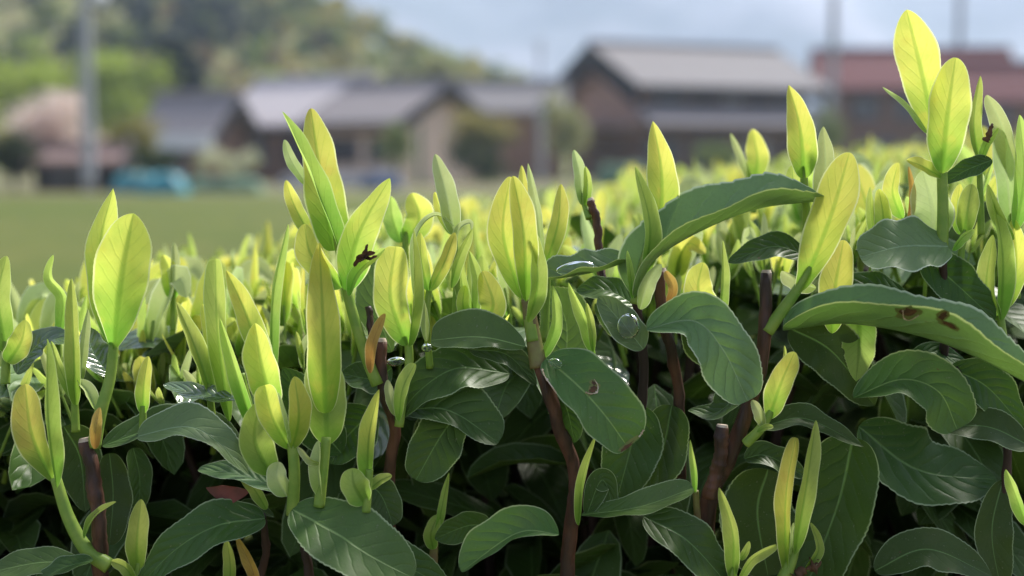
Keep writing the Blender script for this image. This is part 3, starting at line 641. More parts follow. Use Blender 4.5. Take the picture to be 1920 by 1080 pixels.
# --- B2 low sprig and long leaf at the bottom left
b = Branch('tea_branch', 'low branch with a small pointed shoot and one long dark leaf at the bottom left', 'tea branch', (480, 1130, 2), G, 0)
b.st([(470, 1140, 2.5), (500, 1040, 2), (492, 965, .8)], 14, 9, 'twigd', 'twig', .06)
b.m([(497, 972, .6), (410, 985, -.2), (330, 1030, -.4), (250, 1110, -.2)], 50, -28, 14, 'ma', .4, .6)
b.m([(440, 960, 1.6), (470, 948, 1.8), (515, 970, 1.8)], 14, 30, 20, 'ma', .5, .5)
b.shoot((255, 1110, .4), 'small pointed two-leaf shoot')
b.st([(252, 1120), (256, 1080), (260, 1055)], 8, 6)
b.y([(258, 1075), (257, 1010, -.3), (265, 936, -.2)], 25, 5, 24, 'yg', .6, .6)
b.y([(252, 1090, -.3), (235, 1065, -.4), (209, 1052, -.2)], 15, 10, 30, 'yg', .5, .45)
b.shoot((480, 1110, 1.4), 'narrow pinkish shoot hanging below the long leaf')
b.y([(485, 1110, 1), (470, 1060, 1), (443, 1005, 1.2)], 15, 10, 30, 'yo', .6, .7)
b.y([(430, 1110, 1.6), (432, 1060, 1.6), (425, 1010, 1.6)], 15, 20, 20, 'yg', .5, .6)

# --- B3 twin green shoots above the big glossy leaf
b = Branch('tea_branch', 'branch with tiered yellow leaves above the big glossy leaf at bottom', 'tea branch', (560, 1010, 1.2), G, -.4)
b.st([(590, 1150, 2), (570, 1040, 1.2), (550, 950, 0)], 15, 11, 'twigd', 'twig', .06)
b.shoot((550, 955, 0), 'shoot of tiered cupped yellow leaves')
b.st([(548, 965, 0), (552, 890), (548, 830)], 12, 10)
b.y([(515, 770, .8), (492, 690, .4), (478, 606, .5)], 42, 5, 30, 'yy', .55, .65, label='egg-shaped yellow leaf with a green middle')
b.y([(544, 842, -.4), (512, 785, -.9), (496, 722, -.8)], 30, 8, 26, 'yy', .6, .3)
b.y([(548, 842, -.6), (560, 780, -1.0), (552, 706, -1.0)], 27, -14, 24, 'yy', .6, .35)
b.y([(545, 830, -1.1), (534, 780, -1.4), (522, 736, -1.3)], 7, 0, 40, 'yp', .5, .5, name='bud')
b.y([(508, 890, .2), (478, 825, 0), (487, 750, .3)], 36, -10, 14, 'yg', .5, .7)
b.y([(538, 930, -.2), (520, 895, -.3), (522, 866, -.1)], 24, 10, 20, 'yp', .5, .5)
b.shoot((604, 925, 0), 'long flat yellow shoot with a curled scale below')
b.st([(598, 950), (606, 880), (612, 820)], 11, 9)
b.y([(613, 835, 0), (611, 770, -.1), (604, 655, .3)], 46, 0, -16, 'yg', .55, .45)
b.y([(610, 775, -.5), (606, 620, -.9), (599, 455, -.6)], 41, 0, -24, 'yy', .35, .62, label='long flat yellow leaf')
b.y([(602, 930, -.5), (597, 880, -.8), (598, 826, -.7)], 20, 35, 35, 'yp', .4, .5)
b.y([(600, 870, -.8), (580, 863, -1.0), (558, 838, -.9)], 9, 20, 30, 'yp', .5, .4)
b.shoot((690, 940, .2), 'closed yellow spear with a round side leaf')
b.st([(686, 960), (690, 915), (693, 880)], 9, 7)
b.y([(690, 915, 0), (692, 820, -.2), (711, 730, 0)], 24, 25, 30, 'yy', .55, .75)
b.y([(684, 945, -.5), (664, 910, -.7), (660, 878, -.5)], 32, 0, 22, 'yg', .5, .4)
b.y([(690, 920, .3), (715, 900, .5), (735, 892, .6)], 13, 30, 20, 'yg', .5, .5)
b.top()
b.m([(548, 955, -.4), (630, 1000, -1.1), (700, 1045, -1.3), (775, 1084, -1.0)], 78, 24, 12, 'ml', .45, .42, wave=.07, label='big glossy green leaf')
b.m([(560, 985, .4), (700, 1030, .8), (850, 1110, 1.0)], 52, 5, 10, 'ma', .5, .5)
b.m([(675, 905, 1.5), (712, 925, 1.6), (738, 985, 1.4)], 34, 10, 10, 'ma', .5, .4)
lf = b.m([(548, 930, .2), (460, 892, -.1), (372, 880, .2)], 30, -50, 14, 'mg', .45, .4, label='dull leaf with a torn red fold')
o = b.y([(386, 914, .5), (425, 912, .5), (470, 920, .5)], 34, -10, 8, 'red', .9, .9, name='torn_fold', asym=(.05, 1.0)); o.data.materials[0] = M['red']
o.parent = lf
b.y([(500, 955, .4), (475, 915, .2), (450, 893, .2)], 14, 10, 20, 'yg', .5, .6, name='leaf')
b.m([(640, 850, 2), (600, 800, 2.2), (530, 690, 2.4)], 48, 10, 10, 'ma', .5, .5)
b.m([(700, 770, 2.6), (650, 820, 2.4), (620, 870, 2)], 55, 0, 15, 'ma', .5, .5)

# --- B4 twig at 720 with the tallest left shoot
b = Branch('tea_branch', 'dark red twig carrying the tall split-topped shoot before the brown farmhouse', 'tea branch', (735, 1000, 2), G, .4)
b.st([(745, 1130, 3), (728, 900, 2), (738, 800, 1), (714, 720, .6), (716, 640, .3)], 20, 14, 'twig', 'twig', .03)
b.st([(716, 641, .3), (716, 634, .3)], 10, 7, 'cut', 'cut_end')
b.st([(712, 700, .5), (700, 640, .6), (690, 575, .8)], 11, 9, 'twig', 'twig', .03)
b.shoot((697, 690, .2), 'tall shoot with a furled leaf and a square-topped leaf')
b.st([(708, 722, .4), (684, 660), (654, 560), (634, 455), (632, 440)], 12, 8)
b.y([(628, 470, .7), (600, 320, .6), (583, 203, .5)], 42, -8, 14, 'yy', .3, .42, label='square-topped yellow leaf')
b.y([(640, 480, -.2), (585, 335, -.6), (529, 209, -.4)], 30, -48, 34, 'yg', .5, .7, label='furled green leaf with a pale edge')
b.y([(578, 350, .4), (546, 300, .4), (533, 262, .4)], 12, 0, 10, 'yp', .5, .5)
b.y([(640, 540, -.1), (585, 480, -.2), (570, 420, 0)], 30, 20, 18, 'yy', .5, .5)
b.y([(650, 545, .1), (672, 440, -.3), (731, 334, 0)], 39, -14, 18, 'yy', .5, .75)
lf = b.y([(654, 555, -.3), (672, 510, -.5), (722, 466, -.5)], 15, 30, 25, 'yg', .5, .5)
for P_, w_ in (([(664, 500, -.6), (682, 484, -.9), (704, 474, -.8)], 11), ([(676, 492, -.7), (686, 474, -.9), (690, 458, -.8)], 7), ([(682, 486, -.8), (696, 486, -1), (708, 480, -.9)], 6)):
    o = b.y(P_, w_, 30, 40, 'yo', .5, .5, name='withered_tip', wave=.3); o.data.materials[0] = M['dam']; o.parent = lf
b.y([(590, 455, 1.5), (552, 385, 3), (536, 338, 3)], 17, 10, 12, 'yy', .5, .5)
b.y([(694, 700, -.3), (700, 640, -.6), (722, 588, -.4)], 14, 20, 25, 'yo', .5, .5, name='bud_scale')
b.shoot((764, 790, .8), 'half-folded round-topped shoot with a small pale leaf below')
b.st([(748, 800), (756, 740), (767, 680), (764, 625)], 9, 8)
b.y([(762, 648, .2), (732, 555, 0), (742, 462, .2)], 36, 6, 12, 'yy', .45, .3, label='round-topped yellow leaf')
b.y([(766, 650, -.4), (776, 550, -.8), (775, 428, -.5)], 20, -45, 35, 'yg', .4, .75)
b.y([(748, 790, -.2), (755, 730, -.4), (778, 682, -.3)], 17, 25, 25, 'yg', .5, .3)
b.y([(742, 780, -.1), (730, 740, 0), (727, 712, .1)], 11, 0, 20, 'yp', .5, .4)
b.top()
b.m([(955, 700, 2), (860, 690, 1.2), (790, 730, .8), (740, 790, .6)], 56, -30, 15, 'ma', .5, .6)
b.m([(745, 770, 1.2), (840, 770, .8), (935, 830, .6)], 58, 30, 15, 'ma', .55, .4, asym=(1.2, .6))
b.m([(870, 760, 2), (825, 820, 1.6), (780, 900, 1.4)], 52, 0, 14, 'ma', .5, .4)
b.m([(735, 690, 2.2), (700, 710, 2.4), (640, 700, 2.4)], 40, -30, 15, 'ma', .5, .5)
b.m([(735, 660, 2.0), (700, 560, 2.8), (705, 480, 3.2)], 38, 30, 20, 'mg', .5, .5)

# --- B5 central twig
b = Branch('tea_branch', 'central brown twig with a fat yellow pair above and an insect-bitten leaf', 'tea branch', (1060, 1000, 2), G, .1)
b.st([(1060, 1130, 3), (1078, 900, 1.5), (1045, 800, .5), (1020, 715, 0), (1002, 660, 0)], 24, 16, 'twig', 'twig', .03)
b.st([(1010, 690, 0), (1000, 630), (988, 560)], 17, 12, 'stemb', 'stem')
b.shoot((994, 600, 0), 'fat pair of yellow leaves with a small leaf alongside')
b.st([(1000, 640, 0), (990, 570), (984, 520)], 13, 10)
b.y([(978, 560, .3), (944, 440, .1), (956, 331, .2)], 32, 12, 22, 'yy', .6, .5)
b.y([(986, 565, -.4), (982, 440, -.8), (962, 330, -.4)], 30, -16, 22, 'yy', .6, .5)
b.y([(990, 605, -.6), (1008, 530, -.9), (1000, 432, -.5)], 22, -20, 28, 'yg', .55, .65)
b.shoot((1022, 660, 1.5), 'slender pair of shoots behind the fat pair')
b.st([(1020, 640, 1.5), (1024, 560, 2), (1026, 490, 2)], 9, 7)
b.y([(1022, 500, 2), (1046, 420, 1.8), (1052, 345, 2)], 21, -10, 22, 'yy', .6, .65)
b.y([(1020, 500, 2.6), (1008, 400, 2.8), (990, 306, 2.8)], 15, 20, 30, 'yp', .5, .7)
b.y([(1010, 480, 3.2), (985, 400, 3.2), (978, 310, 3.2)], 15, 0, 20, 'yy', .5, .6)
b.top()
b.m([(985, 650, -.3), (900, 632, -.8), (808, 638, -.4)], 52, -34, 12, 'ml', .5, .28, asym=(.55, 1.15), serr=.02, label='blunt fresh green leaf')
b.m([(880, 655, .6), (950, 665, .5), (1006, 722, .3)], 27, 20, 20, 'ma', .5, .5)
lf = b.m([(1024, 672, -.3), (1085, 725, -1.0), (1135, 780, -1.2), (1178, 840, -.9)], 68, 20, 8, 'ml', .36, .3, asym=(1.15, .75), serr=.015, label='insect-bitten leaf with a brown tip')
b.patch(lf, 'bite_scar', .45, -.22, .035, .2, 'dam', 4)
b.patch(lf, 'bite_scar', .415, -.36, .03, .08, 'dam', 5)
b.scar(lf, 'bite_scar', [(.43, -.02), (.47, -.12), (.487, -.26), (.45, -.40), (.40, -.45)], 2.4, 1.0, 'damp')
b.patch(lf, 'brown_tip', .985, .1, .03, .9, 'dam', 6)
b.scar(lf, 'brown_tip', [(.955, -.95), (.97, -.9), (.98, -.8)], 3.5, 2, 'damp')
b.scar(lf, 'brown_edge', [(.05, .9), (.12, .97), (.2, 1), (.28, 1)], 2.5, 1.5, 'damp')
b.m([(1035, 735, .8), (1060, 760, .8), (1078, 830, .8)], 38, -5, 10, 'ma', .4, .5)
b.m([(1048, 1002, 0), (970, 1000, -.5), (865, 1072, -.3)], 48, -30, 25, 'ml', .5, .45, asym=(.35, 1.2), serr=.015)
b.m([(920, 990, 2), (880, 985, 2), (815, 1010, 2)], 34, 20, 12, 'ma', .5, .5)
b.m([(1200, 760, 2), (1180, 850, 2), (1150, 960, 2)], 60, 10, 10, 'ma', .4, .5)
b.m([(1260, 760, 2.6), (1240, 850, 2.6), (1190, 950, 2.6)], 52, -10, 10, 'ma', .4, .5)
b.shoot((1092, 985, .3), 'thin closed spear low on the central twig')
b.y([(1085, 985, .2), (1092, 900, 0), (1119, 812, .2)], 15, 20, 40, 'yg', .5, .8)
b.m([(1100, 965, .4), (1130, 900, .3), (1155, 970, .5)], 24, 0, 10, 'ma', .5, .5, serr=0)
b.shoot((1040, 700, .4), 'small green spears between twig and water drop')
b.y([(1016, 672, .2), (1040, 610, 0), (1036, 535, .2)], 18, -20, 35, 'yg', .5, .7)
b.y([(1116, 668, .5), (1095, 600, .4), (1066, 530, .5)], 17, 25, 35, 'yg', .5, .7)
b.y([(1112, 660, .2), (1110, 620, .1), (1100, 568, .2)], 10, 0, 30, 'yg', .5, .4)

# --- B6 long arched leaf
b = Branch('tea_branch', 'branch with the long arched dark leaf and a pointed shoot below the big roof', 'tea branch', (1195, 720, 2), G, .3)
b.st([(1195, 900, 3), (1207, 700, 1.5), (1192, 560, .3)], 16, 11, 'twigd', 'twig', .06)
b.st([(1275, 900, 3.5), (1268, 700, 2.5), (1240, 570, 1.6), (1240, 508, 1.6)], 15, 15, 'twig', 'twig', .03)
b.st([(1240, 508, 1.6), (1240, 502, 1.6)], 10, 8, 'cut', 'cut_end')
b.y([(1252, 570, 1.2), (1262, 540, 1), (1248, 508, 1)], 12, 0, 25, 'yo', .5, .4, name='bud_scale')
b.shoot((1195, 560, .2), 'pointed shoot with a broad yellow back leaf')
b.st([(1192, 570, .2), (1206, 500, .1), (1214, 470, .1)], 12, 9)
b.y([(1240, 430, .9), (1240, 320, .6), (1224, 227, .7)], 38, -4, 28, 'yy', .5, .82, label='broad pointed yellow leaf with a dark middle')
b.y([(1208, 520, -.2), (1218, 420, -.6), (1191, 312, -.3)], 25, -20, 34, 'yg', .5, .75)
b.y([(1186, 560, -.4), (1182, 510, -.5), (1176, 470, -.4)], 9, 0, 30, 'yg', .5, .6)
b.y([(1200, 580, -.6), (1215, 530, -.8), (1240, 495, -.8)], 20, -10, 30, 'yp', .5, .6)
b.top()
b.m([(1193, 560, .2), (1240, 478, -.4), (1400, 398, -.9), (1548, 376, -.4)], 92, (60, 68, 68), (44, 40, 40), 'mg', .45, .5, serr=.05, teeth=17, wave=.05, label='long arched dark leaf')
b.m([(1185, 488, .8), (1110, 512, .4), (1008, 528, .6)], 55, -62, 38, 'mg', .5, .45, label='cupped grey leaf holding water')
b.m([(1195, 575, 1.6), (1140, 545, 1.4), (1080, 545, 1.6)], 34, -40, 14, 'ml', .5, .5)
b.m([(1206, 655, 0), (1170, 610, .1), (1122, 556, .4)], 36, -20, 10, 'mg', .5, .5, serr=.02)
b.m([(1060, 700, 3), (1060, 600, 3), (1020, 540, 3)], 60, 10, 14, 'mg', .5, .5)
b.m([(1200, 640, 2.6), (1160, 600, 2.6), (1115, 570, 2.4)], 34, 10, 14, 'mg', .5, .5)

# --- B7 right thick twig
b = Branch('tea_branch', 'thick red-brown twig carrying the leaning shadow-crossed leaf and a big saw-edged leaf', 'tea branch', (1325, 1000, 2), G, .2)
b.st([(1310, 1140, 3), (1325, 950, 2), (1368, 850, 1), (1402, 760, .5), (1425, 680, .3), (1434, 600, .2), (1437, 512, .2)], 31, 15, 'twig', 'twig', .03)
b.st([(1437, 512, .2), (1437, 506, .2)], 10, 8, 'cut', 'cut_end')
b.st([(1330, 930, .8), (1345, 860, .2), (1354, 800, 0)], 22, 17, 'twig', 'twig', .03)
b.st([(1354, 801, 0), (1354.5, 796, 0)], 11, 10, 'cut', 'cut_end')
b.shoot((1450, 608, 0), 'leaning shoot with a long shadow-crossed leaf')
b.st([(1438, 622, .1), (1470, 578, -.1), (1500, 535, -.2), (1520, 500, -.3)], 13, 8)
b.y([(1488, 556, -.25), (1514, 515, -.4), (1558, 405, -.8), (1593, 286, -.5)], 48, 10, 24, 'yy', .95, .6, label='long leaning yellow leaf crossed by shadow')
b.y([(1560, 625, .9), (1566, 540, .7), (1582, 450, .8)], 36, 0, 20, 'yy', .6, .5)
b.y([(1530, 540, .9), (1490, 525, 1), (1465, 508, 1)], 22, 40, 25, 'yp', .5, .5)
b.shoot((1405, 830, -.3), 'small bright shoot halfway down the twig')
b.st([(1398, 832, 0), (1424, 806, -.3), (1446, 770, -.4)], 10, 8)
b.y([(1442, 785, -.4), (1464, 720, -.8), (1490, 660, -.6)], 28, 5, 22, 'yy', .55, .4)
b.y([(1430, 800, -.5), (1424, 775, -.6), (1410, 750, -.5)], 13, 10, 25, 'yp', .5, .4)
b.y([(1468, 690, 0), (1472, 670, 0), (1471, 648, 0)], 5, 0, 30, 'yg', .5, .6, name='bud')
b.y([(1420, 810, -.6), (1436, 802, -.7), (1450, 800, -.6)], 8, 20, 25, 'yg', .5, .5)
b.top()
lf = b.m([(1468, 620, 0), (1600, 608, -.9), (1770, 645, -1.3), (1965, 738, -1.0)], 92, (60, 67, 68), (46, 48, 44), 'mg', .42, .5, asym=(1.0, 1.4), serr=.04, teeth=24, wave=.05, label='big drooping saw-edged leaf with brown spots')
b.patch(lf, 'brown_spot', .41, .8, .035, .2, 'dam', 7)
b.patch(lf, 'brown_spot', .505, .86, .016, .16, 'dam', 8)
b.patch(lf, 'brown_spot', .535, .74, .035, .07, 'dam', 9)
b.scar(lf, 'brown_spot', [(.395, .84), (.41, .62), (.43, .58), (.445, .76)], 2.0, 1.0, 'damp')
b.m([(1212, 618, -.1), (1300, 602, -.6), (1355, 655, -.9), (1402, 752, -.7)], 62, (52, 30, 8, 2), (30, 20, 8, 6), 'mg', .4, .32, serr=.03, label='leaf bent over its middle left of the twig')
b.m([(1430, 800, .4), (1510, 785, .2), (1620, 838, .4)], 32, 40, 18, 'ma', .4, .7)
b.m([(1425, 690, 1.8), (1350, 770, 1.4), (1290, 770, 1.8)], 36, -50, 15, 'ma', .5, .5)
b.m([(1480, 615, 1.6), (1560, 660, 1.6), (1640, 760, 1.8)], 60, 20, 12, 'ma', .4, .5)
b.m([(1395, 860, .8), (1440, 855, .6), (1510, 895, .8)], 30, 30, 20, 'ma', .5, .5, serr=0)
b.m([(1610, 590, 2), (1612, 640, 1.6), (1605, 715, 1.5)], 34, 0, 10, 'yg', .5, .6)
b.m([(1510, 478, 1.4), (1450, 462, 1.2), (1365, 492, 1.4)], 32, -35, 10, 'ma', .5, .5)
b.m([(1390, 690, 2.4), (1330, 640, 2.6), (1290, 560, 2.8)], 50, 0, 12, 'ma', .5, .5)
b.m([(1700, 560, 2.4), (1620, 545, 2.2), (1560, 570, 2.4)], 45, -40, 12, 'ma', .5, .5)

# --- B8 bottom right spears
b = Branch('tea_branch', 'low branch at lower right with two tall closed spears before wide dark leaves', 'tea branch', (1490, 1130, 1), G, -.2)
b.st([(1520, 1180, 2), (1500, 1110, .6), (1478, 1075, 0)], 16, 12, 'twigd', 'twig', .06)
b.shoot((1470, 1090, -.2), 'two tall closed yellow spears')
b.st([(1455, 1115, -.2), (1478, 1065, -.2), (1498, 1000, -.2)], 15, 9)
b.y([(1474, 1075, -.3), (1474, 930, -.6), (1492, 820, -.4)], 24, 20, 34, 'yy', .45, .3, label='spear with a torn tip')
b.y([(1490, 1040, -.6), (1512, 910, -1.0), (1530, 788, -.7)], 23, -20, 30, 'yg', .6, .65)
b.y([(1482, 1040, -.6), (1484, 1000, -.7), (1488, 980, -.7)], 5, 0, 30, 'yp', .5, .5, name='bud')
b.y([(1510, 1070, -.2), (1535, 1030, -.2), (1520, 980, 0)], 12, -20, 30, 'yg', .4, .5)
b.shoot((1375, 1110, -.3), 'pointed shoot beside an arching green leaf')
b.st([(1372, 1120), (1374, 1060)], 10, 8)
b.y([(1374, 1090, -.3), (1374, 1000, -.6), (1348, 914, -.4)], 21, 15, 30, 'yg', .5, .7)
b.y([(1380, 1100, -.5), (1410, 1050, -.7), (1456, 1022, -.6)], 13, -25, 30, 'yg', .5, .3)
b.y([(1388, 1050, -.2), (1398, 1035, -.2), (1405, 1015, -.2)], 8, 0, 20, 'yg', .4, .5)
b.top()
o = b._add('dry_husk', tube_geo(b.pts([(1490, 1085), (1510, 1068), (1528, 1062), (1537, 1050)]), .0035, .0015, 14, 7, .7, 3), 'dam')
b.m([(1600, 820, 1.6), (1570, 950, 1.4), (1500, 1130, 1.4)], 84, -25, 10, 'ma', .3, .4)
b.m([(1440, 880, 2), (1420, 960, 2), (1440, 1080, 2)], 78, 12, 12, 'ma', .4, .4)
b.m([(1206, 968, .2), (1290, 1015, -.2), (1385, 1120, 0)], 50, 28, 12, 'ma', .5, .5)
b.m([(1090, 966, .4), (1200, 950, -.3), (1300, 915, -.2)], 36, 48, 20, 'ml', .6, .3, serr=.03)
b.m([(1640, 1070, 1.2), (1740, 1030, 1), (1860, 1080, 1.2)], 46, 25, 14, 'ma', .5, .5)

# --- B9 top right
b = Branch('tea_branch', 'branch at the upper right with the tall pair of yellow leaves before the red roof', 'tea branch', (1768, 600, 2), G, .6)
b.st([(1775, 760, 3), (1770, 560, 1.6), (1767, 455, .8)], 15, 10, 'twigd', 'twig', .06)
b.shoot((1767, 460, .6), 'tall pair of yellow leaves on a straight green stem')
b.st([(1767, 462), (1768, 380), (1766, 300), (1772, 255)], 11, 9)
b.y([(1756, 290, 1.2), (1736, 170, 1.1), (1700, 18, 1.0)], 46, 6, 16, 'yy', 1.3, .72, label='topmost yellow leaf')
b.y([(1766, 325, .1), (1776, 220, -.1), (1792, 108, .2)], 45, -8, 20, 'yy', .55, .42, label='round-topped yellow leaf')
b.y([(1740, 250, .8), (1700, 195, .8), (1655, 163, .8)], 10, 20, 40, 'yp', .4, .6)
b.y([(1764, 332, .4), (1730, 312, .2), (1700, 300, .4)], 17, -30, 25, 'yy', .5, .5)
b.shoot((1845, 420, 1.6), 'curled pale shoot with a brown fleck')
b.st([(1840, 440, 1.6), (1838, 360, 1.6), (1836, 300, 1.6)], 7, 5)
b.y([(1838, 310, 1.6), (1826, 230, 1.6), (1838, 142, 1.6)], 17, -20, 30, 'yg', .5, .7)
b.y([(1900, 330, 1.8), (1880, 240, 1.6), (1850, 178, 1.6)], 24, 20, 24, 'yp', .5, .35)
lf = b.y([(1840, 300, 1.2), (1850, 270, 1), (1872, 240, 1)], 11, 0, 30, 'yg', .4, .5)
b.sub(lf, 'brown_fleck', [(1848, 265, .7), (1855, 250, .6), (1861, 232, .7)], 7, 3, 'dam')
b.top()
b.m([(1778, 462, .2), (1690, 462, -.3), (1612, 482, -.1)], 72, -46, 8, 'mg', .35, .32, serr=.02, label='round grey-green leaf')
b.m([(1730, 478, 1.4), (1790, 530, 1.2), (1866, 600, 1.2)], 46, 10, 14, 'ma', .5, .5)
b.m([(1860, 300, 1), (1810, 320, 1), (1770, 345, 1)], 22, -20, 20, 'ma', .5, .5)
b.y([(1740, 455, 1.2), (1750, 400, 1.2), (1730, 320, 1.3)], 42, 10, 10, 'yp', .4, .4)

# --- B10 broad spear under the grey roof
b = Branch('tea_shoot', 'broad bright spear with a pale folded leaf right beside it below the grey roof', 'tea shoot', (1520, 470, 1.2), 'near tea shoots', .5)
b.st([(1515, 480, 1.4), (1512, 400, .8), (1506, 310, .6)], 9, 7)
b.y([(1508, 335, .5), (1500, 240, .2), (1479, 159, .4)], 35, -2, 26, 'yy', .5, .85)
b.y([(1540, 400, .8), (1548, 310, .8), (1544, 237, .8)], 26, 10, 30, 'yp', .5, .7)
b.y([(1510, 380, .9), (1490, 350, 1), (1485, 310, 1)], 18, 10, 20, 'yg', .5, .5)

# --- B11 shaded dark leaves at the right edge
b = Branch('tea_branch', 'shaded branch of drooping dark leaves at the right edge', 'tea branch', (1850, 1000, 2.5), G, .2)
b.st([(1870, 1140, 3), (1880, 950, 2.6), (1880, 800, 2), (1790, 690, 1.4)], 15, 9, 'twigd', 'twig', .06)
b.m([(1600, 746, 1.0), (1690, 712, .2), (1760, 735, -.2), (1795, 805, 0)], 62, (50, 34, 8), (30, 20, 10), 'ml', .5, .3, wave=.08, label='wavy grey-lit leaf')
b.m([(1780, 690, 1.4), (1850, 725, 1.2), (1918, 800, 1.2)], 46, 12, 12, 'ma', .5, .5)
b.m([(1930, 835, .8), (1850, 800, .6), (1745, 800, 1)], 40, -30, 14, 'ma', .5, .5)
b.m([(1700, 690, 2.2), (1750, 660, 2.2), (1820, 690, 2.2)], 24, 40, 14, 'ma', .5, .5)
b.m([(1610, 800, 3), (1720, 880, 3), (1870, 900, 4)], 80, 30, 10, 'ma', .5, .5)
b.m([(1880, 900, 2.4), (1860, 1000, 2.2), (1880, 1120, 2.2)], 40, 20, 20, 'ma', .5, .5)
b.shoot((1915, 965, 0), 'small green bud at the right edge')
b.st([(1935, 1000, 0), (1915, 965), (1908, 940)], 7, 6, 'stemb')
b.y([(1925, 985, -.2), (1905, 930, -.3), (1886, 880, -.2)], 18, 20, 35, 'yg', .5, .6)

# --- lone near shoots, each rising out of the foliage
GS = 'near tea shoots'
def lone(label, base, d=0): return Branch('tea_shoot', label, 'tea shoot', base, GS, d)
b = lone('shoot with an arched rolled leaf and two small leaves inside the arch', (803, 640, .8), .5)
b.st([(806, 690, 1), (800, 600), (806, 530)], 7, 6)
b.y([(782, 560, .6), (780, 450, .5), (815, 405, .5), (852, 425, .5)], 11, 50, 45, 'yp', .3, .5)
b.y([(803, 545, .2), (790, 490, .1), (788, 436, .2)], 18, 5, 24, 'yy', .5, .6)
b.y([(806, 545, .2), (834, 490, 0), (853, 436, .1)], 17, -10, 24, 'yy', .5, .5)
b.y([(800, 640, .2), (795, 590, .2), (778, 520, .4)], 12, 20, 24, 'yp', .5, .6)
b = lone('tall pale-edged leaf standing alone right of the tallest shoot', (850, 600, 1.4), 1)
b.st([(852, 620, 1.6), (856, 520, 1.2), (850, 420, 1)], 7, 6)
b.y([(852, 440, .8), (836, 360, .6), (816, 289, .8)], 24, -8, 24, 'yp', .4, .6)
b.y([(848, 440, 1.2), (828, 400, 1.2), (815, 360, 1.2)], 12, 10, 20, 'yy', .5, .5)
b.y([(852, 470, .6), (860, 430, .5), (880, 418, .5), (884, 432, .5)], 9, 30, 30, 'yp', .4, .4)
b.y([(846, 540, .4), (858, 490, .4), (885, 430, .4)], 14, -30, 24, 'yg', .5, .6)
b = lone('cluster of slim green leaves over the blunt fresh leaf', (880, 620, 1.6), 1.4)
b.st([(885, 640, 1.6), (885, 580, 1.5)], 8, 6)
b.y([(885, 600, 1.4), (866, 530, 1.3), (862, 460, 1.4)], 17, 10, 26, 'yg', .5, .7)
b.y([(890, 600, 1.4), (895, 530, 1.3), (880, 470, 1.4)], 15, -10, 26, 'yg', .5, .7)
b.y([(905, 610, 1.2), (925, 570, 1.0), (905, 508, 1.2)], 28, 5, 14, 'yy', .5, .5)
b.y([(875, 600, 1.2), (868, 570, 1.0), (872, 535, 1.2)], 14, 5, 14, 'yy', .5, .5)
b = lone('yellow rounded leaf leaning on a narrow dark green spear', (1340, 660, 1.2), .9)
b.st([(1342, 680, 1.2), (1342, 600, 1)], 8, 6)
b.y([(1340, 600, 1), (1310, 545, .9), (1318, 492, 1)], 32, 6, 14, 'yy', .4, .35)
b.y([(1348, 610, .6), (1356, 530, .4), (1355, 450, .6)], 15, -30, 36, 'yg', .4, .75)
b = lone('pale bud on a bare red stub before the pale tree', (1130, 520, 3), 3)
b.st([(1135, 560, 3), (1125, 450, 3), (1108, 376, 3)], 12, 11, 'twig', 'twig', .04)
b.st([(1108, 376, 3), (1106, 371, 3)], 7, 5, 'cut', 'cut_end')
b.st([(1104, 410, 3), (1095, 380, 3.4), (1088, 350, 3.6)], 6, 5)
b.y([(1092, 385, 3.4), (1088, 330, 3.4), (1076, 281, 3.4)], 16, 0, 26, 'yp', .5, .6)
b.y([(1098, 390, 3.2), (1102, 350, 3.2), (1098, 312, 3.2)], 11, 0, 26, 'yg', .5, .6)
b = lone('narrow furled leaves standing between the egg-shaped leaf and the field', (465, 800, 1.2), 1)
b.st([(478, 830, 1.2), (468, 770, 1), (452, 700, 1)], 9, 7)
b.y([(474, 800, .8), (440, 690, .5), (412, 596, .7)], 22, 15, 36, 'yg', .45, .75)
b.y([(430, 790, 1.6), (408, 620, 1.4), (404, 485, 1.6)], 26, 10, 26, 'yg', .5, .25)
b.y([(498, 690, 2.2), (458, 580, 2), (424, 507, 2.2)], 28, -12, 20, 'yy', .4, .7)
b.y([(510, 720, 3), (512, 560, 3), (540, 420, 3)], 16, -40, 30, 'yg', .4, .5)
b = lone('spear with a shining white edge left of the furled leaves', (390, 760, 1.6), 1.6)
b.st([(398, 790, 1.8), (392, 720, 1.6)], 8, 6)
b.y([(398, 745, 1.6), (365, 650, 1.4), (330, 566, 1.6)], 24, -25, 30, 'yg', .5, .7)
b.y([(405, 745, 2), (398, 650, 2), (380, 570, 2.2)], 18, 5, 24, 'yy', .5, .6)
b = lone('small upright yellow leaf below the white-edged spear', (268, 800, 1), .8)
b.st([(268, 820, 1), (268, 760, .8)], 8, 6)
b.y([(268, 775, .8), (270, 720, .6), (278, 668, .8)], 18, 10, 26, 'yy', .4, .35)
b = lone('two slim green spears just left of the fat yellow shoot', (140, 800, 1), 1)
b.st([(142, 810, 1), (140, 740, 1), (143, 690, 1)], 8, 6)
b.y([(142, 760, .8), (138, 640, .6), (134, 522, .8)], 22, 12, 34, 'yg', .4, .6)
b.y([(144, 760, 1), (112, 690, 1), (96, 640, 1)], 12, 10, 24, 'yg', .5, .6)
b.y([(150, 720, 1.2), (158, 640, 1.2), (165, 580, 1.2)], 11, -10, 24, 'yp', .5, .6)
b = lone('curved leaf like a swan neck over the field at the left', (110, 690, 3), 3)
b.st([(112, 720, 3), (108, 620, 3)], 8, 6)
b.y([(110, 640, 3), (118, 560, 3), (92, 520, 3), (100, 478, 3)], 16, 20, 30, 'yg', .4, .5)
b = lone('cut leaf pair at the left edge of the hedge', (12, 690, 2.4), 2.4)
b.st([(10, 720, 2.4), (12, 640, 2.4)], 9, 7)
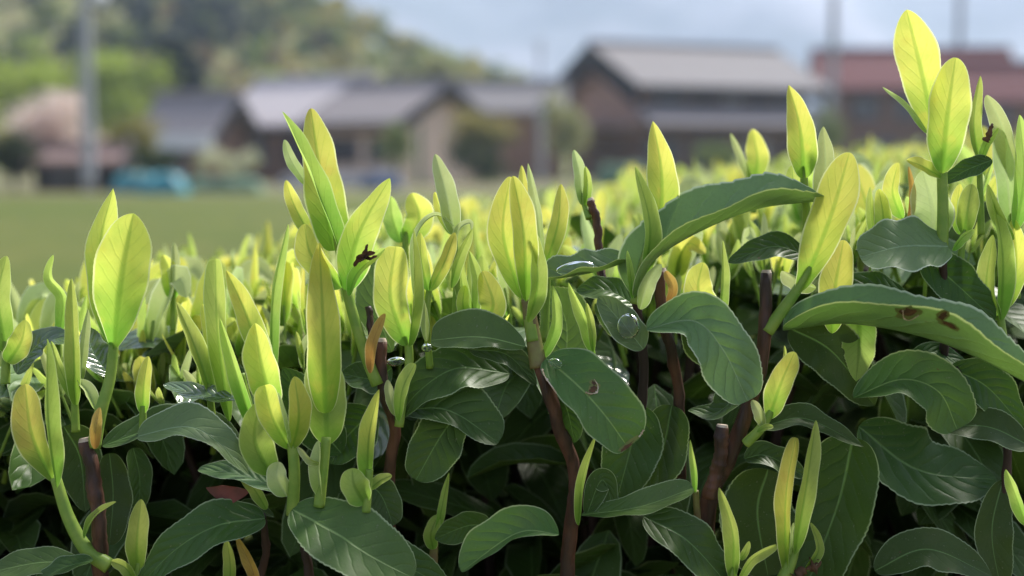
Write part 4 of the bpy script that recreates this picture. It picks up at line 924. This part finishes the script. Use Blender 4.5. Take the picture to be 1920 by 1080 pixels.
b.y([(12, 660, 2.4), (-4, 560, 2.2), (12, 480, 2.4)], 30, 5, 22, 'yg', .4, .4)
b.y([(14, 680, 2), (40, 640, 2), (48, 600, 2)], 26, 5, 22, 'yy', .4, .4)
b = lone('two folded green spears near the right edge', (1880, 620, 1.4), 1.4)
b.st([(1882, 650, 1.4), (1876, 590, 1.4)], 9, 7)
b.y([(1876, 600, 1.2), (1880, 480, .9), (1862, 370, 1.1)], 26, -25, 34, 'yg', .5, .75)
b.y([(1872, 600, 1.4), (1850, 540, 1.2), (1862, 440, 1.4)], 24, 20, 24, 'yg', .5, .7)
b.y([(1885, 580, 1.6), (1905, 500, 1.6), (1900, 410, 1.6)], 26, 0, 24, 'yy', .5, .5)
b = lone('two-leaf shoot with a bright hooked leaf beneath it on the right', (1805, 520, 1.4), 1.2)
b.st([(1800, 540, 1.4), (1802, 480, 1.2), (1808, 430, 1.2)], 7, 6)
b.y([(1808, 440, 1.1), (1815, 390, .9), (1822, 345, 1.1)], 24, 0, 24, 'yg', .5, .4)
b.y([(1800, 440, 1.4), (1795, 390, 1.4), (1800, 345, 1.4)], 16, 10, 24, 'yy', .5, .4)
b.y([(1786, 470, .6), (1805, 445, .4), (1826, 430, .5)], 12, -30, 30, 'yg', .5, .4)
b = lone('pair of short leaves over the round grey-green leaf', (1645, 470, 1.6), 1.4)
b.st([(1648, 480, 1.6), (1648, 430, 1.4)], 7, 6)
b.y([(1640, 450, 1.4), (1634, 400, 1.3), (1632, 350, 1.4)], 12, 20, 30, 'yg', .5, .7)
b.y([(1655, 450, 1.2), (1656, 405, 1.1), (1648, 354, 1.2)], 19, 0, 20, 'yy', .4, .5)
b = lone('thin green bud on a brown stalk in the dark below the bitten leaf', (1306, 960, 1.2), 1)
b.st([(1310, 1000, 1.4), (1304, 920, 1)], 7, 6, 'stemb')
b.y([(1304, 925, .9), (1302, 880, .7), (1294, 824, .8)], 11, 10, 40, 'yg', .5, .7)
b = lone('tall pale leaves crowding the right edge above the folded spears', (1905, 520, 2), 2)
b.st([(1905, 560, 2), (1902, 470, 2), (1900, 400, 2)], 9, 7)
b.y([(1898, 430, 2), (1888, 330, 1.8), (1868, 215, 2)], 24, 15, 24, 'yp', .5, .7)
b.y([(1905, 430, 1.6), (1920, 330, 1.4), (1912, 215, 1.6)], 24, -10, 22, 'yg', .5, .7)
b.y([(1900, 450, 1.2), (1870, 400, 1), (1852, 345, 1.2)], 16, 20, 24, 'yg', .5, .7)
b = lone('small V-shaped shoot far behind the long arched leaf before the big house', (1412, 380, 14), 14)
b.st([(1412, 400, 14), (1412, 330, 14)], 6, 5)
b.y([(1412, 345, 14), (1420, 300, 14), (1411, 242, 14)], 24, 0, 16, 'yy', .5, .6)
b.y([(1410, 345, 14), (1392, 300, 14), (1370, 250, 14)], 10, 20, 24, 'yp', .5, .6)
b = lone('small flat-topped yellow shoot standing out over the field left of the white-edged spear', (325, 590, 9), 9)
b.st([(325, 620, 9), (325, 540, 9)], 6, 5)
b.y([(325, 560, 9), (318, 510, 9), (306, 478, 9)], 20, 10, 20, 'yy', .4, .4)
b.y([(326, 555, 9), (328, 500, 9), (326, 455, 9)], 12, 0, 30, 'yp', .5, .5)
b = lone('two rounded yellow leaves behind the lone pale-edged leaf', (760, 480, 8), 8)
b.st([(760, 520, 8), (760, 430, 8)], 7, 6)
b.y([(762, 455, 8), (786, 410, 8), (772, 362, 8)], 32, 0, 20, 'yy', .5, .45)
b.y([(752, 455, 8), (736, 410, 8), (732, 368, 8)], 22, 10, 20, 'yg', .5, .45)
b = lone('bent yellow leaf beside a brown sliver left of the tall pair', (1690, 440, 2.2), 2.2)
b.st([(1695, 470, 2.2), (1700, 400, 2.2)], 7, 6)
b.y([(1692, 410, 2), (1674, 360, 1.8), (1684, 305, 1.8)], 22, 20, 26, 'yy', .5, .5)
b.y([(1702, 430, 1.8), (1712, 370, 1.6), (1704, 312, 1.6)], 9, 0, 30, 'yo', .5, .6)
b = lone('dim olive bud deep in the shade at the bottom centre', (815, 1040, 3), 3)
b.st([(812, 1060, 3), (815, 1000, 3)], 9, 7, 'stemb')
b.y([(818, 1010, 2.8), (829, 950, 2.6), (842, 886, 2.8)], 12, 0, 36, 'yg', .5, .7)
b.y([(812, 1030, 2.8), (808, 1000, 2.6), (822, 965, 2.8)], 17, 0, 24, 'yg', .5, .5)

# ------------------------------------------------------------------ water drops resting on leaves
def drop(label, x, y, d, rx, ry, rz=None, tilt=0):
    u = np.linspace(0, np.pi, 20); v = np.linspace(0, 2 * np.pi, 28, endpoint=False)
    c = PF(x, y, d); k = (D0 + d / 100) / FPX
    rz = rz or min(rx, ry)
    V = []
    for a in u:
        for bb in v:
            e = np.array([math.sin(a) * math.cos(bb), math.sin(a) * math.sin(bb), math.cos(a)])
            wob = 1 + .06 * math.sin(3 * bb + x) * math.sin(a)
            px_, py_ = e[0] * rx * wob, e[2] * ry
            ct, st_ = math.cos(R(tilt)), math.sin(R(tilt))
            V.append(RIGHT * (px_ * ct - py_ * st_) * k + UPV * (px_ * st_ + py_ * ct) * k + FWD * e[1] * rz * k)
    nv = len(v); idx = np.arange(len(u) * nv).reshape(len(u), nv)
    F = np.stack([idx[:-1], np.roll(idx[:-1], -1, 1), np.roll(idx[1:], -1, 1), idx[1:]], -1).reshape(-1, 4)
    o = mesh_obj('water_drop', np.array(V), F, M['water']); o.location = c; tag(o, label, 'water drop', 'water drops on the leaves'); return o
drop('big round water drop hanging between the central spears and the bent leaf', 1178, 612, -.5, 21, 24, 13)
_b = None
drop('flat pool of clear water lying in the cupped grey leaf', 1080, 503, 0, 36, 13, 9, 8)
drop('bead of water on the base of the insect-bitten leaf', 1042, 682, -.9, 14, 10, 7, -20)
drop('clear drop on the tip of the blunt fresh green leaf', 800, 652, -.9, 10, 8, 6)
drop('wide flat drop below the round-topped shoot', 742, 678, .6, 17, 9, 8, 4)

# ================================================================== the hedge behind: canopy, inner leaves, far shoots
def s_of(X, D): return 0.5 + X / D * FPX / 1920
def canopy_z(s, D):
    s = np.clip(s, -.3, 1.4)
    return CAM_Z + (-0.134 + 0.088 * s) + (D - 0.7) * (-0.025 + 0.047 * np.clip(s, 0, 1.2))
def far_D(s): return 0.98 + 2.5 * np.clip(s, 0.0, 1.5) ** 1.5

def scatter_leaves(n, gen, seed, wr=(.011, .017), lr=(.05, .075), nL=9, nU=5):
    rg = np.random.default_rng(seed); VV, FF, UU, MI = [], [], [], []; off = 0
    for i in range(n):
        p, tilt = gen(rg)
        az = rg.uniform(0, 2 * np.pi); dr = np.array([math.cos(az), math.sin(az), math.tan(tilt)]); dr = dr / np.linalg.norm(dr)
        L = rg.uniform(*lr); droop = rg.uniform(.0, .35) * L
        p0 = np.array(p); p1 = p0 + dr * L * .55; p2 = p0 + dr * L - np.array([0, 0, droop])
        v, f, uv = leaf_geo([p0, p1, p2], np.array([0.01, 0.02, 1.0]), rg.uniform(*wr), rg.uniform(-45, 45), rg.uniform(0, 35), .5, .55, nL, nU, wave=.05, wph=rg.uniform(0, 6))
        VV.append(v); FF.append(f + off); UU.append(uv); off += len(v); MI.append(np.full(len(f), rg.choice(4, p=[.42, .16, .14, .28])))
    return np.vstack(VV), np.vstack(FF), np.vstack(UU), np.concatenate(MI)
def gen_canopy(rg):
    while True:
        s = rg.uniform(-.25, 1.25); u = rg.uniform(0, 1)
        Dm = far_D(s); D = 0.745 + (Dm - 0.745) * u ** 0.8
        X = (s - .5) * 1920 / FPX * D
        z = canopy_z(s, D) - abs(rg.normal(0, .013)) + 0.004 - max(0, (D - Dm + .15)) * .3
        return (X, D, z), rg.uniform(-.5, .7)
def gen_inner(rg):
    s = rg.uniform(-.25, 1.25); D = rg.uniform(.735, 1.05); X = (s - .5) * 1920 / FPX * D
    return (X, D, canopy_z(s, D) - .015 - rg.uniform(0, 1) ** .9 * .30), rg.uniform(-1.1, .4)
v, f, uv, mi = scatter_leaves(2900, gen_canopy, 31)
tag(mesh_obj('hedge_foliage', v, f, None, uv, True, [M['ma'], M['mg'], M['ml'], M['mw']], mi), 'dense dark old leaves filling the top of the tea hedge', 'foliage', kind='stuff')
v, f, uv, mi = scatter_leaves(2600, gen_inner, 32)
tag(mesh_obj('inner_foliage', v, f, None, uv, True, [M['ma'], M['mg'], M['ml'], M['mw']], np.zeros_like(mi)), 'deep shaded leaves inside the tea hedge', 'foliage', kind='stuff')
# bodies of the hedge further in, and its woody stems
def gen_body(rg):
    s = rg.uniform(-.3, 1.3); Dm = far_D(s); D = rg.uniform(1.0, max(1.06, Dm)); X = (s - .5) * 1920 / FPX * D
    return (X, D, canopy_z(s, D) - .03 - rg.uniform(0, 1) * .45), rg.uniform(-1.1, .4)
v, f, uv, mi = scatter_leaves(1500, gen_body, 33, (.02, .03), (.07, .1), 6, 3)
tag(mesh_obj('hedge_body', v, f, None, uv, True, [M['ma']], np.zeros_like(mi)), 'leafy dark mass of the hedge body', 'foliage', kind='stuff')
rg = np.random.default_rng(8); tv, tf, off = [], [], 0
for i in range(110):
    s = rg.uniform(-.2, 1.2); D = rg.uniform(.76, 1.3); X = (s - .5) * 1920 / FPX * D; zt = float(canopy_z(s, D)) - .01
    vv, ff, _ = tube_geo([(X + rg.normal(0, .06), D + rg.normal(0, .05), 0.2), (X + rg.normal(0, .03), D, zt - .2), (X, D, zt)], .006, .0025, 9, 6, .1, i)
    tv.append(vv); tf.extend([[j + off for j in q] for q in ff]); off += len(vv)
tag(mesh_obj('hedge_stems', np.vstack(tv), tf, M['twigd']), 'tangle of dark woody stems inside the hedge', 'stems', kind='stuff')

# shoots of the hedge top: a few kinds, each copied with its parts
def variant(form, rg, mats):
    """list of (part, geo, mat) in local coordinates, base at origin, z up"""
    out = []; f = np.array([0, -1.0, 0.05])
    H = .035
    out.append(('stem', tube_geo([(0, 0, -.03), (.001, 0, H * .5), (.0, 0, H)], .0017, .0012, 8, 7), 'stem'))
    def lf(h0, dx, dy, h1, w, roll, fold, mat, p=.55, q=.6, bow=.5):
        P = [(0, 0, h0), (dx * bow, dy * bow, h0 + (h1 - h0) * .55), (dx, dy, h1)]
        out.append(('leaf', leaf_geo(P, f, w * .76, roll, fold, p, q, 14, 7, wave=.04, wph=rg.uniform(0, 6)), mat))
    a, b_ = mats
    if form == 'spear': lf(.02, .004, -.002, .075, .0062, 10, 42, a, .5, .8); lf(.012, -.008, .0, .05, .005, 30, 30, b_)
    elif form == 'twin': lf(.02, .011, 0, .068, .0095, -12, 20, a); lf(.02, -.010, .002, .062, .009, 14, 20, b_); 
    elif form == 'broad': lf(.02, .003, -.003, .070, .0125, 0, 14, a, .5, .42); lf(.016, -.014, .006, .055, .008, 30, 25, b_)
    elif form == 'fan': lf(.02, .02, .002, .052, .0075, -25, 24, a); lf(.02, -.018, .004, .056, .008, 22, 24, b_); lf(.024, .001, -.003, .073, .007, 0, 32, a, .5, .75)
    elif form == 'hooked': lf(.016, .014, -.004, .058, .0075, 40, 30, a, .5, .4, .15); lf(.02, -.004, .002, .06, .006, 0, 36, b_)
    elif form == 'curl':
        P = [(0, 0, .02), (.004, -.002, .045), (.014, -.008, .062), (.024, -.014, .052)]
        out.append(('leaf', leaf_geo(P, f, .009, 20, 22, .5, .5, 16, 7, wave=.06), a)); lf(.014, -.012, .004, .048, .008, 30, 25, b_)
    elif form == 'stubby': lf(.01, .006, -.004, .036, .0085, 5, 24, a, .5, .4); lf(.01, -.01, .003, .033, .0075, 20, 24, b_, .5, .4)
    return out
FORMS = [('spear', 'closed spear', ('yg', 'yp'), 'green'), ('spear', 'closed spear', ('yy', 'yg'), 'yellow'), ('twin', 'two-leaf', ('yy', 'yg'), 'yellow'), ('twin', 'two-leaf', ('yp', 'yg'), 'pale'),
         ('broad', 'broad-leaved', ('yy', 'yy'), 'yellow'), ('broad', 'broad-leaved', ('yg', 'yp'), 'green'), ('fan', 'three-leaf', ('yg', 'yp'), 'green'), ('fan', 'three-leaf', ('yp', 'yg'), 'pale'),
         ('hooked', 'hook-tipped', ('yy', 'yg'), 'yellow'), ('hooked', 'hook-tipped', ('yp', 'yg'), 'pale'), ('stubby', 'stubby', ('yy', 'yg'), 'yellow'), ('stubby', 'stubby', ('yp', 'yp'), 'pale'), ('curl', 'curled', ('yp', 'yg'), 'pale'), ('curl', 'curled', ('yy', 'yg'), 'yellow')]
rgv = np.random.default_rng(3)
VAR = []
for fo, word, mats, colw in FORMS:
    parts = variant(fo, rgv, mats); ms = []
    for nm, g_, mt in parts:
        o = mesh_obj(nm, g_[0], g_[1], M[mt], g_[2]); me = o.data; bpy.data.objects.remove(o); ms.append((nm, me))
    VAR.append((ms, word, colw, parts))
LAND = [(225, 480, 'the fat yellow twin-leaf shoot'), (605, 560, 'the long flat yellow leaf'), (585, 330, 'the tall split-topped shoot'), (750, 520, 'the round-topped half-folded shoot'),
        (965, 430, 'the fat central pair'), (1235, 330, 'the broad pointed leaf'), (1390, 370, 'the long arched dark leaf'), (1500, 240, 'the broad bright spear'),
        (1570, 400, 'the leaning shadow-crossed leaf'), (1745, 200, 'the tall pair before the red roof'), (1690, 465, 'the round grey-green leaf'), (470, 600, 'the egg-shaped yellow leaf'),
        (60, 560, 'the left-edge leaf pair'), (340, 620, 'the white-edged spear'), (1110, 400, 'the bare red stub'), (835, 380, 'the lone pale-edged leaf'), (1875, 430, 'the folded spears at the right'), (1340, 540, 'the yellow rounded leaf')]
rg = np.random.default_rng(77); cand = []
for i in range(3200):
    s = rg.uniform(-.06, 1.06); u = rg.uniform(0, 1); Dm = float(far_D(s)); D = .735 + (Dm - .735) * u ** 0.75
    X = (s - .5) * 1920 / FPX * D; z = float(canopy_z(s, D)) + rg.normal(0, .006) - max(0, D - Dm + .12) * .25
    sc = .40 + .55 * rg.uniform(0, 1) ** 1.4
    cand.append((D / sc, X, D, z, sc, rg.integers(0, len(VAR)), rg.uniform(-1.1, 1.1), rg.normal(0, .24), rg.normal(0, .24), s))
for i in range(190):                       # slim little ones close to the camera, between the big shoots
    s = rg.uniform(-.03, 1.03); D = rg.uniform(.705, .93); X = (s - .5) * 1920 / FPX * D; sc = rg.uniform(.34, .62)
    cand.append((D / sc * .62, X, D, float(canopy_z(s, D)) + rg.normal(.004, .008), sc, rg.choice([0, 1, 2, 3, 6, 7, 8, 9, 12]), rg.uniform(-1.1, 1.1), rg.normal(0, .2), rg.normal(0, .2), s))
cand.sort()
near, far = cand[:298], cand[298:]
placed = []
for (_, X, D, z, sc, vi, rz, rx, ry, s) in near:
    ms, word, colw, _p = VAR[vi]
    root = empty('hedge_shoot', (X, D, z - .004)); root.rotation_euler = (rx, ry, rz); root.scale = (sc,) * 3
    for nm, me in ms:
        o = bpy.data.objects.new(nm, me); COL.objects.link(o); o.parent = root
    u_, v_, _d = project((X, D, z + .04 * sc))
    size = 'tall' if sc > .8 else ('short' if sc < .58 else '')
    best = min(LAND, key=lambda q: math.hypot(q[0] - u_, (q[1] - v_) * 1.2)); dx, dy = u_ - best[0], v_ - best[1]
    rel = 'right of' if dx > 55 else ('left of' if dx < -55 else ('below and behind' if dy > 40 else 'close behind'))
    if D > 1.35: rel = 'further ' + rel if rel != 'close behind' else 'far behind'
    placed.append([root, f'{size} {colw} {word} shoot {rel} {best[2]}'.strip(), u_])
byl = {}
for p_ in placed: byl.setdefault(p_[1], []).append(p_)
ORD = ['leftmost', 'second from left', 'third from left', 'fourth from left', 'fifth from left', 'sixth from left', 'seventh from left', 'eighth from left', 'ninth from left', 'tenth from left']
for lab, ls in byl.items():
    ls.sort(key=lambda q: q[2])
    for i, p_ in enumerate(ls):
        l2 = lab if len(ls) == 1 else lab + ', ' + ORD[min(i, 9)]
        tag(p_[0], l2, 'tea shoot', 'young shoots rising from the hedge top')
# the rest of them, further back, as one mass
mk = ['stem', 'yy', 'yg', 'yp']; VV, FF, UU, MI, off = [], [], [], [], 0
for (_, X, D, z, sc, vi, rz, rx, ry, s) in far:
    Rm = np.array(Matrix.LocRotScale(Vector((X, D, z - .004)), Matrix.Rotation(rz, 3, 'Z') @ Matrix.Rotation(rx, 3, 'X') @ Matrix.Rotation(ry, 3, 'Y'), Vector((sc,) * 3)))
    for nm, g_, mt in VAR[vi][3]:
        v = g_[0] @ Rm[:3, :3].T + Rm[:3, 3]; VV.append(v)
        FF.extend([[int(j) + off for j in q] for q in g_[1]]); UU.append(g_[2] if g_[2] is not None else np.tile([[.8, .5]], (len(v), 1)))
        MI.extend([mk.index(mt)] * len(g_[1])); off += len(v)
tag(mesh_obj('distant_shoots', np.vstack(VV), FF, None, np.vstack(UU), True, [M[k] for k in mk], MI), 'countless small pale shoots along the far hedge top', 'shoots', kind='stuff')

# ------------------------------------------------------------------ the air
def haze():
    x0, x1, y0, y1, z0, z1 = -1500, 1500, -70, 1400, -5.0, 300
    V = [(x0, y0, z0), (x1, y0, z0), (x1, y1, z0), (x0, y1, z0), (x0, y0, z1), (x1, y0, z1), (x1, y1, z1), (x0, y1, z1)]
    F = [[0, 3, 2, 1], [4, 5, 6, 7], [0, 1, 5, 4], [1, 2, 6, 5], [2, 3, 7, 6], [3, 0, 4, 7]]
    m, t = newmat('haze_air'); g = N(t)
    pv = g.n('VolumePrincipled', {'Color': (0.66, 0.79, 1.0), 'Density': 0.00065, 'Anisotropy': 0.3})
    o_ = t.nodes.new('ShaderNodeOutputMaterial'); t.links.new(pv.outputs[0], o_.inputs['Volume'])
    o = mesh_obj('haze', V, F, m, smooth=False); o['kind'] = 'stuff'; o['label'] = 'thin pale haze in the valley air'
haze()
cy.volume_bounces = 1
